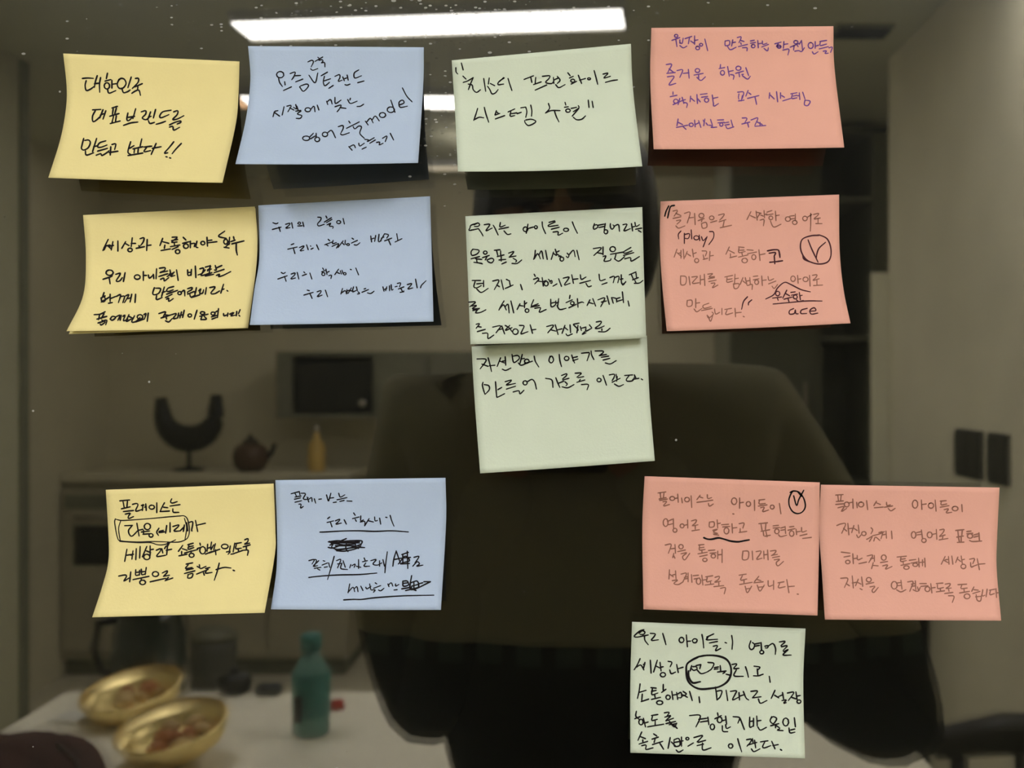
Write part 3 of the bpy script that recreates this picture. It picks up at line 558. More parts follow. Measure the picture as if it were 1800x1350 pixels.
275,888 335,878 345,895 320,935 370,905;385,850 375,940;430,830 430,880 465,875;465,835 462,880;430,855 470,850;480,825 485,875 520,865;525,810 515,875;485,850 520,845;405,920 550,890;480,905 480,925;o 492 945 26 20;o 608 870 28 22;560,940 700,908;670,860 715,840 710,860 680,890;680,890 735,880;725,900 700,925;695,930 765,905
L k 2.5
885,780 945,768;905,785 880,820 940,810;885,835 950,820;870,865 965,840;905,875 900,905 935,900 945,865 900,875;985,800 1010,815;1005,785 1015,820 1065,800;980,870 1085,828;1040,850 1050,880;1060,820 1100,810;1085,815 1060,860 1120,855;1185,770 1165,850 1140,925;1155,830 1230,810 1290,815;1310,835 1324,840
# N blue_c 465 830 0.194444
L k 2.1
240,195 315,175;275,190 290,220;315,180 320,205;275,225 330,215;270,245 325,232;275,272 335,258;310,290 330,290 325,325 350,310;330,190 370,195 350,240 385,245 395,230;385,225 400,270;400,245 425,230 430,265;450,240 462,280;490,245 515,242;560,205 575,260;600,190 580,260;590,235 625,230;620,275 650,270;670,190 685,225 725,205;655,250 745,230;680,265 720,255;745,260 790,262
L k 2.1
570,420 590,405;565,455 625,440;595,450 610,495;640,440 680,425 670,445 645,470 695,460;720,430 740,470;805,368 820,390;795,420 855,405;820,425 830,445;870,395 870,440 895,430;865,450 905,445 905,485;905,485 945,420;940,440 985,450;995,405 1000,440 1025,435;1040,415 1050,470;1095,408 1108,410;1135,390 1150,440 1170,488
L k 2.3
500,542 560,540 700,532 850,530 1000,535 1150,530 1300,540
L k 2.3
575,630 650,620 700,625 650,640 580,632;740,600 690,625 800,618 880,622 870,660;590,660 640,640 760,640 860,640;575,680 620,685 700,660 820,650;640,700 740,690 850,680 905,682;650,710 720,714 800,700 860,680;740,640 735,690 755,718;820,620 825,690;620,650 610,680 680,700 790,680 870,650 880,625;600,640 700,655 800,670 850,690;585,625 700,635 860,628;640,665 760,665 870,668
L k 2.1
400,800 450,790 430,830;440,790 470,795 450,850;490,800 440,850 480,845;450,870 510,860;480,875 500,885;530,800 545,805;520,840 570,820;580,820 590,860;540,860 570,855;630,760 605,850 570,970;650,800 690,790 660,865;660,830 690,825;710,800 730,860;700,820 690,870 750,880;780,835 770,865;790,845 820,830 810,860;850,790 850,870;830,850 870,860;900,775 910,800;885,810 930,800;915,820 900,850 950,850;960,800 1010,790 980,830 1020,840 1060,820;1040,800 1040,850;1070,790 1085,850;1110,720 1095,830 1088,910
L k 2.4
1190,715 1170,780 1160,850;1190,712 1230,830;1170,790 1225,780;1210,780 1320,770;1250,740 1250,830;1290,715 1295,870;1240,745 1300,725;1230,830 1310,825;1210,830 1270,760 1310,800 1240,820
L k 2.2
1350,770 1395,760 1385,785 1360,820;1340,850 1380,810 1400,830 1375,850 1432,840
L k 2.3
400,952 480,942 650,930 860,925 1015,912
L k 2.1
770,1010 755,1090;755,1085 800,1040 815,1080;815,1050 835,1035 845,1080;870,1030 890,1070;915,1040 925,1055 950,1040 965,1030;950,1010 960,1060;965,1065 1000,1065 985,1085;1000,1000 1015,1010;985,1050 1050,1025;1030,1065 1050,1072 1080,1050
L k 2.1
1115,1010 1125,1035;1120,1020 1145,1000 1160,1030;1185,1010 1185,1030 1215,1015;1170,1065 1200,1062
L k 2.5
1250,985 1255,1030 1300,1020 1290,985 1250,985;1255,1005 1295,1000;1240,1055 1330,1040;1330,935 1310,1040;1320,1000 1380,985 1390,1040 1320,1060 1320,1000;1350,990 1350,1050;1330,1030 1390,1015;1390,1010 1430,1000;1380,1050 1500,990;1440,990 1500,990;1275,1070 1400,1040;1310,1045 1370,1070
L k 2.3
715,1155 800,1150 880,1150 1000,1135 1250,1118 1530,1112
# N pink_c 1120 830 0.192635
L b 1.9
190,190 262,180;210,190 215,235;245,190 240,230;200,245 265,232;205,258 275,245;235,270 270,268 240,308 295,295;o 320 240 22 18;345,240 372,235;370,200 375,275;405,235 412,280;o 455 250 22 20;492,215 498,322;575,210 545,250;570,225 600,235;545,275 630,265;640,205 645,240 680,232;625,265 690,255;650,285 660,310 695,290
L b 1.9
o 885 265 24 30;935,235 935,330;935,280 970,275;o 1015 290 20 22;1070,255 1072,350;1110,255 1165,248;1115,260 1115,290 1170,285;1105,310 1185,298;1125,325 1160,320 1145,360 1200,345;o 1232 318 18 18;1298,285 1312,380;872,380 884,382
L k 2.4
1395,185 1430,172 1480,185 1520,240 1535,310 1510,360 1465,378 1420,360 1390,310 1385,250 1405,195 1425,170;1428,215 1455,305 1475,250 1520,165;1465,180 1500,220
L b 1.9
o 260 460 22 35;275,450 320,430;285,480 325,470;330,425 332,510;o 345 530 18 18;o 410 490 18 18;430,485 460,478;460,435 462,510;495,445 540,435 530,465 500,490 555,480;530,490 530,520;500,535 568,525
L b 1.9
660,455 660,500 700,495 700,455 660,455;730,435 735,510;730,470 760,465;690,530 735,520 695,545 740,560 690,565 745,575;770,480 835,475;780,500 845,495;o 815 535 22 28;865,470 870,555;870,510 910,505;930,470 975,465 965,510;940,515 940,545;930,550 1000,540
L k 3.0
608,598 640,610 680,612 740,600 790,610 850,628 920,635 980,625 1022,618
L b 1.9
1110,470 1190,462;1130,475 1140,530;1175,470 1170,525;1130,540 1210,525;1150,540 1155,580;1175,540 1185,590;1165,585 1215,575;1240,490 1290,485;1240,510 1300,505;o 1275 540 20 22;1310,510 1345,500;1310,530 1345,525;1350,495 1355,560;1290,570 1310,588 1365,575;1390,500 1430,495;1375,530 1440,515;o 1410 560 20 25;1450,520 1455,570;1450,545 1490,540;1500,505 1505,545 1545,535;1485,580 1550,565;1510,605 1590,595
L b 1.9
255,665 310,660 285,740;305,700 340,695;345,660 350,740;335,740 325,780;330,755 345,785 ;o 400 680 20 20;370,725 440,710;400,745 455,735 415,770 435,800 480,740;560,665 610,660;570,670 570,710 620,705;575,690 610,685;590,710 592,740;555,745 640,730;570,770 640,755;o 618 800 20 15;650,715 710,710;665,740 720,735;o 695 765 20 18;735,720 735,790;735,755 775,750;775,705 775,825
L b 1.9
965,720 962,795 1010,790 1015,725 965,720;1050,720 1055,800;1085,725 1130,720 1120,750 1090,795 1140,785;1155,720 1158,790;1155,755 1190,750;1190,710 1195,800;1215,720 1265,715 1255,740 1225,760;1225,760 1280,750;1235,780 1300,768;1250,800 1300,795 1270,825 1285,855 1335,815
L b 1.9
295,890 290,975;295,930 330,955;350,900 355,975;320,940 350,932;320,990 370,985 335,1015 375,1025 420,1000;400,930 450,925 415,1005;430,960 460,955;430,975 460,970;465,920 465,1000;495,935 500,1005;510,945 560,940;520,975 570,965;o 560 995 20 28;590,940 600,1030;600,985 630,980;625,955 690,945;640,960 635,1000 680,990;670,1000 670,1020;620,1030 700,1020;710,960 750,950 740,980 705,1005 760,995;745,1005 745,1030;700,1045 790,1035;760,1060 805,1055 795,1110
L b 1.9
930,940 995,930;960,945 945,985 1000,975;975,985 975,1010;935,1025 1050,1005;985,1040 1005,1100 1045,1040;995,1065 1035,1060;1110,950 1070,1000;1095,980 1130,990;1065,1010 1150,1000;1095,1030 1120,1085 1160,1030;1105,1050 1155,1045;1195,990 1200,1040 1240,1030;1245,990 1245,1070;1285,1010 1340,1000;1300,1015 1290,1055 1350,1045;1365,980 1385,1100;1375,1045 1435,1040;1460,1112 1472,1114
# N pink_d 1430 845 0.194444
L b 1.9
200,130 268,125;220,135 225,180;250,130 245,178;205,188 270,182;200,215 275,208;220,245 275,235 250,280 300,250;o 300 215 22 22;320,200 350,195;355,165 358,250;390,195 395,245;o 430 215 24 22;480,180 490,262;570,185 545,225;570,200 605,215;550,245 630,238;660,195 665,225 695,218;640,240 715,228;675,250 700,272 738,250
L b 1.9
o 918 212 24 36;975,175 980,260;980,215 1020,210;o 1062 225 24 24;1100,175 1108,275;1145,185 1200,180;1155,190 1155,218 1205,210;1145,240 1225,225;1180,262 1220,255 1200,290 1250,285;o 1280 252 26 20;1340,215 1345,280
L b 1.9
210,405 250,390 290,392 255,475;270,430 300,455;310,385 320,490;310,435 350,430;365,405 345,470;365,430 395,450;405,400 412,475;390,490 405,515 430,490;o 455 478 20 18;520,425 535,445 520,480;480,530 500,520 540,495;505,550 530,510;545,545 560,510 600,540;545,495 600,480 640,460;590,470 625,465 610,525;620,490 650,485;655,455 660,520;705,455 710,525
L b 1.9
o 905 490 20 30;930,470 975,460;935,490 975,485;975,445 985,520;o 998 540 20 18;o 1050 490 22 26;1075,485 1110,478;1110,440 1115,530;1140,445 1180,440 1170,470 1140,500;1140,505 1190,490;1170,505 1165,525;1135,535 1215,522
L b 2.1
1285,450 1360,442;1305,455 1310,505;1345,450 1340,500;1295,510 1355,500;1310,515 1320,555;1335,510 1335,550;1300,558 1360,555;1385,460 1425,455;1385,480 1440,475;o 1415 500 24 20;1450,490 1490,480;1450,510 1490,500;1495,470 1500,540;1410,540 1440,550 1520,545
L b 1.9
250,645 330,655;275,690 330,680;o 310 735 20 16;355,660 360,750;360,705 395,700;395,675 400,715 440,700;410,750 480,735;485,680 535,675 500,740;515,705 545,700;550,675 550,730;540,740 525,795;535,765 585,770;o 635 695 22 24;605,740 670,730;625,770 670,762 650,800 710,775
L b 1.9
755,690 840,682;790,695 790,730 840,722;795,710 830,705;810,730 812,750;790,765 870,750;o 840 785 24 16;865,720 925,712;880,745 940,735;o 920 760 22 15;950,700 955,780;955,740 1000,735;1005,700 1010,780;985,715 985,770
L b 1.9
1190,685 1155,755;1180,720 1215,740;1220,685 1225,755;1190,715 1215,712;1250,680 1260,755;1305,690 1285,740;1305,710 1330,730;1335,680 1345,750;1345,715 1365,710;o 1355 775 22 20;1410,710 1455,705 1440,750;1420,740 1425,780 1455,770;1480,705 1500,805;1425,780 1480,760;1490,755 1550,750
L b 1.9
245,882 310,885 280,965;295,930 325,950;350,860 360,970;350,925 390,918;405,890 380,950;400,920 430,935;435,870 445,955;420,975 440,985;o 500 895 22 20;475,935 545,920;510,960 555,955 530,990 545,1010 585,965
L b 1.9
o 730 945 26 34;750,925 795,920;755,950 795,945;790,900 800,980;750,985 790,1005 835,985;850,915 900,915 870,1000;885,935 920,930;885,955 920,950;920,905 925,985;900,985 935,1000 960,990;940,960 950,990 965,965;960,930 1020,930;970,955 1035,950;o 1030 980 22 22;1060,930 1070,1015;1065,970 1100,965;1110,930 1170,925;1120,940 1125,975 1175,965;1145,975 1150,1000;1110,1005 1185,995;1190,935 1235,930 1225,955 1195,975 1245,970;1220,975 1225,1000;1185,1020 1260,1010;1220,1040 1270,1045 1255,1100
L b 1.9
1305,940 1385,935;1340,945 1335,975 1390,970;1360,975 1362,1000;1320,1015 1410,1000;o 1388 1045 26 22;1450,960 1430,1000;1450,985 1490,990;1440,1020 1505,1000;1470,1030 1480,1080 1510,1085 1520,1030;1465,1050 1515,1045;1530,985 1525,1040 1550,1035;1570,980 1560,1050;1590,990 1640,980;1600,990 1595,1030 1635,1020;1650,975 1655,1055;1650,1015 1672,1012
# N green_d 1095 1085 0.188889
L k 2.5
195,115 155,130 105,175 130,185 185,175 235,165;150,150 180,125 205,140 190,160 160,160;200,175 205,215 235,255;255,150 300,155 290,180 265,215 330,210;370,150 385,200 400,255
L k 2.5
o 545 212 22 24;590,165 600,275;595,225 630,222;645,215 665,200 690,210 680,235 655,235 645,215;735,160 745,215 752,285;780,185 845,155;790,190 780,210 880,205;805,240 880,225;840,270 880,265 860,312 910,290;950,235 965,240;1012,170 1020,230 1015,298
L k 2.5
1190,220 1175,270 1190,300 1215,290 1225,255 1205,235;1225,250 1275,240;1225,270 1270,262;1285,235 1290,310;o 1292 325 18 16;1320,270 1350,265 1345,285 1325,285;1350,270 1395,245 1420,290 1418,345;1455,230 1510,225 1470,265;1475,275 1530,265 1490,310;1495,320 1540,300 1490,350 1565,352
L k 2.5
160,385 135,440 105,488;125,465 165,445 195,490;205,420 190,480;190,440 205,435;255,400 262,520;320,400 285,510;310,455 350,475;345,420 355,500;355,465 375,460;o 372 535 24 20;420,410 455,420 440,460;435,490 450,525 490,510;500,440 515,515;510,480 560,465
L k 2.5
640,450 625,500;650,460 680,460 690,480 660,495 640,480;680,450 725,440;725,440 715,480;690,490 730,525 795,505;790,420 845,430 825,480 790,505;850,470 890,462;850,485 885,480;905,450 910,505;900,505 950,510 930,525;960,530 1000,540;880,510 960,500
L k 3.4
700,370 640,400 595,440 590,510 605,590 650,640 720,668 820,662 900,645 970,600 1005,530 1000,450 960,390 880,360 780,355 700,368;610,500 615,560 650,610 720,600
L k 2.5
1015,440 1060,435 1030,475;1035,480 1080,475;1055,490 1035,545 1120,550;1140,460 1155,505 1168,558;1220,455 1275,465 1255,490;1215,545 1260,545 1305,530;1250,480 1255,535;1362,550 1370,605
L k 2.5
160,620 150,690 135,755;150,700 215,680;180,715 175,775;170,785 240,762;260,655 310,660;265,690 310,680;275,660 270,720 325,705;295,720 300,750;265,765 350,745;o 342 795 28 18;375,625 375,680;360,700 400,670;o 420 745 20 20;455,690 465,765;460,725 495,720;500,700 510,765;510,715 540,700 545,745 515,750;560,690 590,715 555,735;620,690 645,775;555,720 600,745;708,740 715,795
L k 2.5
860,650 870,710 875,770;865,690 920,685 905,740 875,770;960,680 975,775;1000,690 1055,685 1045,715 1020,770 1075,745;1080,700 1085,770;1085,735 1130,720;1120,690 1145,750 1170,770;1190,690 1250,685 1240,710 1205,750;1210,750 1285,740;1260,760 1280,800 1340,775
L k 2.5
1415,680 1380,755;1410,725 1450,750;1445,740 1490,720;1485,700 1495,760;1480,775 1520,770 1495,800 1520,795;1530,705 1590,700 1540,775;1570,745 1610,760;1610,695 1620,765;1615,735 1650,728;o 1638 785 18 16
L k 2.5
125,875 120,920 150,950;110,945 160,925;o 168 975 20 26;190,940 210,1020;200,985 235,975;265,915 325,905;275,920 270,960 320,950;300,960 300,1005;230,1020 380,995;385,890 430,885 410,920;390,930 445,915 400,960;400,965 470,940;430,965 460,1000;400,990 490,970;440,985 480,1020 500,985;470,1000 505,1035;430,1000 500,990
L k 2.5
620,915 710,910 715,945 680,1020;705,950 780,940;720,975 790,965;790,930 800,1000;o 832 1020 20 26;880,890 885,915;855,945 915,915;o 900 955 22 26;920,965 955,955;955,920 965,995;925,1010 930,1060 975,1065;955,1000 965,1035 1000,1020;1025,925 1085,935 1070,985;1090,940 1130,1045
L k 2.5
1180,930 1180,1020 1215,1010;1215,940 1215,1015;1180,970 1215,965;1245,920 1250,1010;1250,965 1285,960;1255,1020 1280,1050 1335,1025;1385,925 1370,965 1400,990 1430,945 1400,925 1380,940;1375,1010 1450,990;1420,1000 1420,1030;1430,1010 1460,1035 1435,1050 1490,1055;o 1515 975 26 36;1595,935 1605,1020;1545,1030 1555,1075 1600,1070;1560,1050 1600,1040
L k 2.5
175,1068 140,1145;160,1110 210,1130;185,1140 185,1160;150,1180 230,1155;175,1195 215,1190 215,1230 280,1215;285,1085 315,1105;270,1135 330,1115;300,1130 290,1165;275,1185 370,1155;345,1175 378,1228;440,1120 420,1220;450,1160 490,1200;475,1140 520,1130 530,1190 480,1200 475,1140;480,1165 560,1150;545,1115 545,1200;495,1235 520,1255 560,1235;o 600 1130 14 12;605,1200 655,1170;660,1120 740,1100 720,1130 690,1160;700,1165 770,1145;740,1170 745,1235 820,1215;690,1195 750,1180
L k 2.5
o 1002 1198 20 20;1068,1130 1085,1190 1105,1252;1150,1140 1195,1135 1185,1165 1155,1200;1205,1130 1210,1165;1160,1190 1245,1165;1225,1145 1235,1215;1195,1225 1220,1250 1275,1225;1280,1160 1350,1150;1320,1160 1300,1205 1320,1215 1375,1195;1385,1155 1415,1225;1395,1195 1445,1185;1465,1230 1478,1238
'''
# ---------------------------------------------------------------- the dark glass the notes are stuck on
def glass_materials():
    m = bpy.data.materials.new('dark_glass_front'); m.use_nodes = True; nt = m.node_tree; N = nt.nodes; L = nt.links
    N.clear(); out = N.new('ShaderNodeOutputMaterial')
    gl = N.new('ShaderNodeBsdfGlossy'); gl.inputs['Roughness'].default_value = .0; gl.inputs['Color'].default_value = (.084, .079, .067, 1)
    tr = N.new('ShaderNodeBsdfTransparent'); tr.inputs['Color'].default_value = (.215, .21, .20, 1)
    hz = N.new('ShaderNodeBsdfDiffuse'); hz.inputs['Color'].default_value = (.0022, .0022, .0015, 1)
    a1 = N.new('ShaderNodeAddShader'); a2 = N.new('ShaderNodeAddShader')
    L.new(gl.outputs[0], a1.inputs[0]); L.new(tr.outputs[0], a1.inputs[1]); L.new(a1.outputs[0], a2.inputs[0]); L.new(hz.outputs[0], a2.inputs[1])
    g2 = N.new('ShaderNodeBsdfGlossy'); g2.inputs['Roughness'].default_value = .22; g2.inputs['Color'].default_value = (.006, .006, .0055, 1)
    a3 = N.new('ShaderNodeAddShader'); L.new(a2.outputs[0], a3.inputs[0]); L.new(g2.outputs[0], a3.inputs[1]); a2 = a3
    # dust specks lying on the glass, thickest in a smudged band near the top
    tc = N.new('ShaderNodeTexCoord'); sep = N.new('ShaderNodeSeparateXYZ'); L.new(tc.outputs['Object'], sep.inputs[0])
    def math_(op, a, b=None, c=None):
        n = N.new('ShaderNodeMath'); n.operation = op
        for i, x in enumerate((a, b, c)):
            if x is None: continue
            if isinstance(x, (int, float)): n.inputs[i].default_value = x
            else: L.new(x, n.inputs[i])
        return n.outputs[0]
    def speck(scale, rad, amount, seed):
        mp = N.new('ShaderNodeMapping'); mp.inputs['Scale'].default_value = (.55 if seed > 1 and seed < 8 and seed != 3.1 else 1, 1, 1); mp.inputs['Location'].default_value = (seed, seed*2, 0); L.new(tc.outputs['Object'], mp.inputs[0])
        vo = N.new('ShaderNodeTexVoronoi'); vo.inputs['Scale'].default_value = scale; L.new(mp.outputs[0], vo.inputs['Vector'])
        s2 = N.new('ShaderNodeSeparateColor'); L.new(vo.outputs['Color'], s2.inputs[0])
        near = math_('LESS_THAN', vo.outputs['Distance'], rad)
        keep = math_('LESS_THAN', s2.outputs[0], amount)
        return math_('MULTIPLY', math_('MULTIPLY', near, keep), math_('ADD', math_('MULTIPLY', s2.outputs[1], .85), .15))
    # band mask: gaussian in height around the upper edge and around the top-centre of the frame
    def gauss(src, c, w): d = math_('DIVIDE', math_('SUBTRACT', src, c), w); return math_('POWER', 2.718, math_('MULTIPLY', math_('MULTIPLY', d, d), -1.0))
    zr = lambda v: (CY-v)/F*D; xr = lambda u: (u-CX)/F*D
    band = math_('MULTIPLY', gauss(sep.outputs[2], zr(28), .012), gauss(sep.outputs[0], xr(760), .085))
    band2 = math_('MULTIPLY', gauss(sep.outputs[2], zr(215), .020), gauss(sep.outputs[0], xr(775), .012))
    bandsum = math_('MAXIMUM', band, band2)
    s_sparse = speck(260, .13, .012, 3.1); s_fine = speck(850, .34, math_('MULTIPLY', bandsum, .40), 7.7); s_mid = speck(480, .28, math_('MULTIPLY', bandsum, .20), 1.3)
    sp = math_('MAXIMUM', math_('MAXIMUM', s_sparse, s_fine), s_mid)
    du = N.new('ShaderNodeBsdfDiffuse'); du.inputs['Color'].default_value = (.42, .41, .36, 1)
    mx = N.new('ShaderNodeMixShader'); L.new(math_('MULTIPLY', sp, .5), mx.inputs[0]); L.new(a2.outputs[0], mx.inputs[1]); L.new(du.outputs[0], mx.inputs[2])
    # faint smears: a little of the reflection scattered
    L.new(mx.outputs[0], out.inputs[0])
    b = bpy.data.materials.new('dark_back_panel'); b.use_nodes = True; nt = b.node_tree; nt.nodes.clear()
    out = nt.nodes.new('ShaderNodeOutputMaterial'); g = nt.nodes.new('ShaderNodeBsdfGlossy'); g.inputs['Roughness'].default_value = 0
    g.inputs['Color'].default_value = (.72, .70, .62, 1); nt.links.new(g.outputs[0], out.inputs[0])
    c = bpy.data.materials.new('clear_glass_side'); c.use_nodes = True; nt = c.node_tree; nt.nodes.clear()
    out = nt.nodes.new('ShaderNodeOutputMaterial'); g = nt.nodes.new('ShaderNodeBsdfTransparent'); nt.links.new(g.outputs[0], out.inputs[0])
    return m, b, c
gf, gb, gc = glass_materials()
GX0, GX1, GZ0, GZ1 = -.62, .56, ZC-.40, ZC+.40
r = empty('glass_display_panel', (0, 0, ZC))
bm = B((GX0, 0, GZ0), (GX1, .003, GZ1))
o = part('glass_pane', bm, gf, r); o.data.materials.append(gc)
for p in o.data.polygons:
    if p.normal.y > -.5: p.material_index = 1
part('back_panel', B((GX0, .0112, GZ0), (GX1, .030, GZ1)), gb, r)
for nm, a, b in (('frame_side', (GX0-.02, -.004, GZ0-.02), (GX0, .031, GZ1+.02)), ('frame_side', (GX1, -.004, GZ0-.02), (GX1+.02, .031, GZ1+.02)),
                 ('frame_rail', (GX0, -.004, GZ0-.02), (GX1, .031, GZ0)), ('frame_rail', (GX0, -.004, GZ1), (GX1, .031, GZ1+.02))):
    part(nm, B(a, b, .002), M['darker'], r)
tag(r, 'glossy dark mirror-like glass panel that all the sticky notes are stuck on', 'glass panel')

# ---------------------------------------------------------------- sticky notes
def cr(pts, n=8):
    "Catmull-Rom through pts"
    if len(pts) < 3:
        return [Vector(pts[0])+(Vector(pts[-1])-Vector(pts[0]))*i/n for i in range(n+1)]
    P = [Vector(p) for p in pts]; P = [P[0]*2-P[1]]+P+[P[-1]*2-P[-2]]; out = []
    for i in range(1, len(P)-2):
        for k in range(n):
            t = k/n; a, b, c, d = P[i-1], P[i], P[i+1], P[i+2]
            out.append(.5*((2*b)+(-a+c)*t+(2*a-5*b+4*c-d)*t*t+(-a+3*b-3*c+d)*t**3))
    out.append(P[-2]); return out
def paper(name, col):
    m = mat(name, col, .85, spec=.15, noise=.025, nscale=55, bump=.12, bscale=900)
    return m
K = 1.0
def alb(c, k=1.25): l = lin(c); return tuple(min(.95, x/k) for x in l)
PAP = {'yellow': paper('yellow_paper', alb((226, 208, 142))), 'blue': paper('blue_paper', alb((175, 188, 204))),
       'green': paper('green_paper', alb((206, 212, 186))), 'pink': paper('pink_paper', alb((222, 163, 141)))}
INK = {'k': mat('black_ink', lin((20, 15, 15)), .7, spec=.1), 'p': mat('purple_ink', lin((96, 60, 116)), .7, spec=.1),
       'b': mat('brown_pencil', lin((122, 78, 60)), .7), 'n': mat('maroon_ink', lin((62, 30, 34)), .7, spec=.1)}
class Sheet:
    def __init__(s, left, right, hl, hr, bot=0, top=0, flat=.22, p=1.7, base=.0004, topcurl=0):
        s.L = cr(left, 10); s.R = cr(right, 10); s.nL = s.arc(s.L); s.nR = s.arc(s.R)
        s.hl, s.hr, s.bot, s.top, s.flat, s.p, s.base, s.tc = hl, hr, bot, top, flat, p, base, topcurl
    def arc(s, P):
        a = [0]
        for i in range(1, len(P)): a.append(a[-1]+(P[i]-P[i-1]).length)
        return [x/a[-1] for x in a]
    def on(s, P, A, t):
        t = max(-.05, min(1.05, t))
        for i in range(1, len(P)):
            if t <= A[i] or i == len(P)-1:
                q = (t-A[i-1])/(A[i]-A[i-1]); return P[i-1]+(P[i]-P[i-1])*q
    def px(s, a, t):
        q = s.on(s.L, s.nL, t)*(1-a)+s.on(s.R, s.nR, t)*a
        return q+Vector((0, 4*a*(1-a)*(s.bot*t+s.top*(1-t))))
    def h(s, a, t):
        g = max(0, (t-s.flat)/(1-s.flat))**s.p
        return s.base+(s.hl*(1-a)+s.hr*a)*g+s.tc*max(0, (.12-t)/.12)**2*(1-a)
    def world(s, q, h): k = (D-h)/F; return Vector(((q.x-CX)*k, -h, ZC-(q.y-CY)*k))
    def pt(s, a, t): return s.world(s.px(a, t), s.h(a, t))
    def inv(s, q):
        a = t = .5
        for _ in range(12):
            T = s.px(a, 0); Bm = s.px(a, 1); t += (q.y-s.px(a, t).y)/(Bm.y-T.y)
            l = s.px(0, t); r_ = s.px(1, t); a += (q.x-s.px(a, t).x)/(r_.x-l.x)
        return a, t
    def mesh(s, nu=24, nv=24):
        vs = [s.pt(i/nu, j/nv) for j in range(nv+1) for i in range(nu+1)]
        fs = [(j*(nu+1)+i, (j+1)*(nu+1)+i, (j+1)*(nu+1)+i+1, j*(nu+1)+i+1) for j in range(nv) for i in range(nu)]
        return vs, fs
def parse(ox, oy, sc, text):
    out = []
    for s in text.split(';'):
        s = s.strip()
        if not s: continue
        if s.startswith('o '):
            f = [float(x) for x in s[2:].split()]; cx_, cy_, rx, ry = f; n = 18; st = random.uniform(-2.2, -1.2)
            P = [Vector((cx_+rx*(1+.06*math.sin(3*k))*math.cos(st-(2*PI*1.04)*k/n), cy_+ry*math.sin(st-(2*PI*1.04)*k/n))) for k in range(n+1)]
        else:
            P = [Vector([float(x) for x in q.split(',')]) for q in s.split()]
            if len(P) == 1: P.append(P[0]+Vector((2, 2)))
        out.append([Vector((ox+p.x*sc, oy+p.y*sc)) for p in P])
    return out
def ribbon(sheet, strokes, w):
    vs, fs = [], []
    for S in strokes:
        P = cr(S, 6); Q = [P[0]]
        for p in P[1:]:
            if (p-Q[-1]).length > .9: Q.append(p)
        if len(Q) < 2: Q = [P[0], P[-1]+Vector((.3, .3))]
        n = len(Q); b0 = len(vs)
        dirs = [(Q[min(i+1, n-1)]-Q[max(i-1, 0)]).normalized() for i in range(n)]
        Q = [Q[0]-dirs[0]*w*.42]+Q+[Q[-1]+dirs[-1]*w*.42]; dirs = [dirs[0]]+dirs+[dirs[-1]]; n += 2
        ph = random.uniform(0, 6)
        for i, (q, d) in enumerate(zip(Q, dirs)):
            ww = w*.5*(1+.10*math.sin(i*.35+ph)); e = min(i, n-1-i)
            ww *= (.45, .92, 1)[min(e, 2)]
            if i > n-5 and n > 10: ww *= .88
            nn = Vector((-d.y, d.x))*ww
            for sgn in (1, -1):
                qq = q+nn*sgn; a, t = sheet.inv(qq)
                vs.append(sheet.world(qq, sheet.h(a, t)+.00009))
        for i in range(n-1):
            k = b0+2*i; fs.append((k, k+1, k+3, k+2))
    return vs, fs
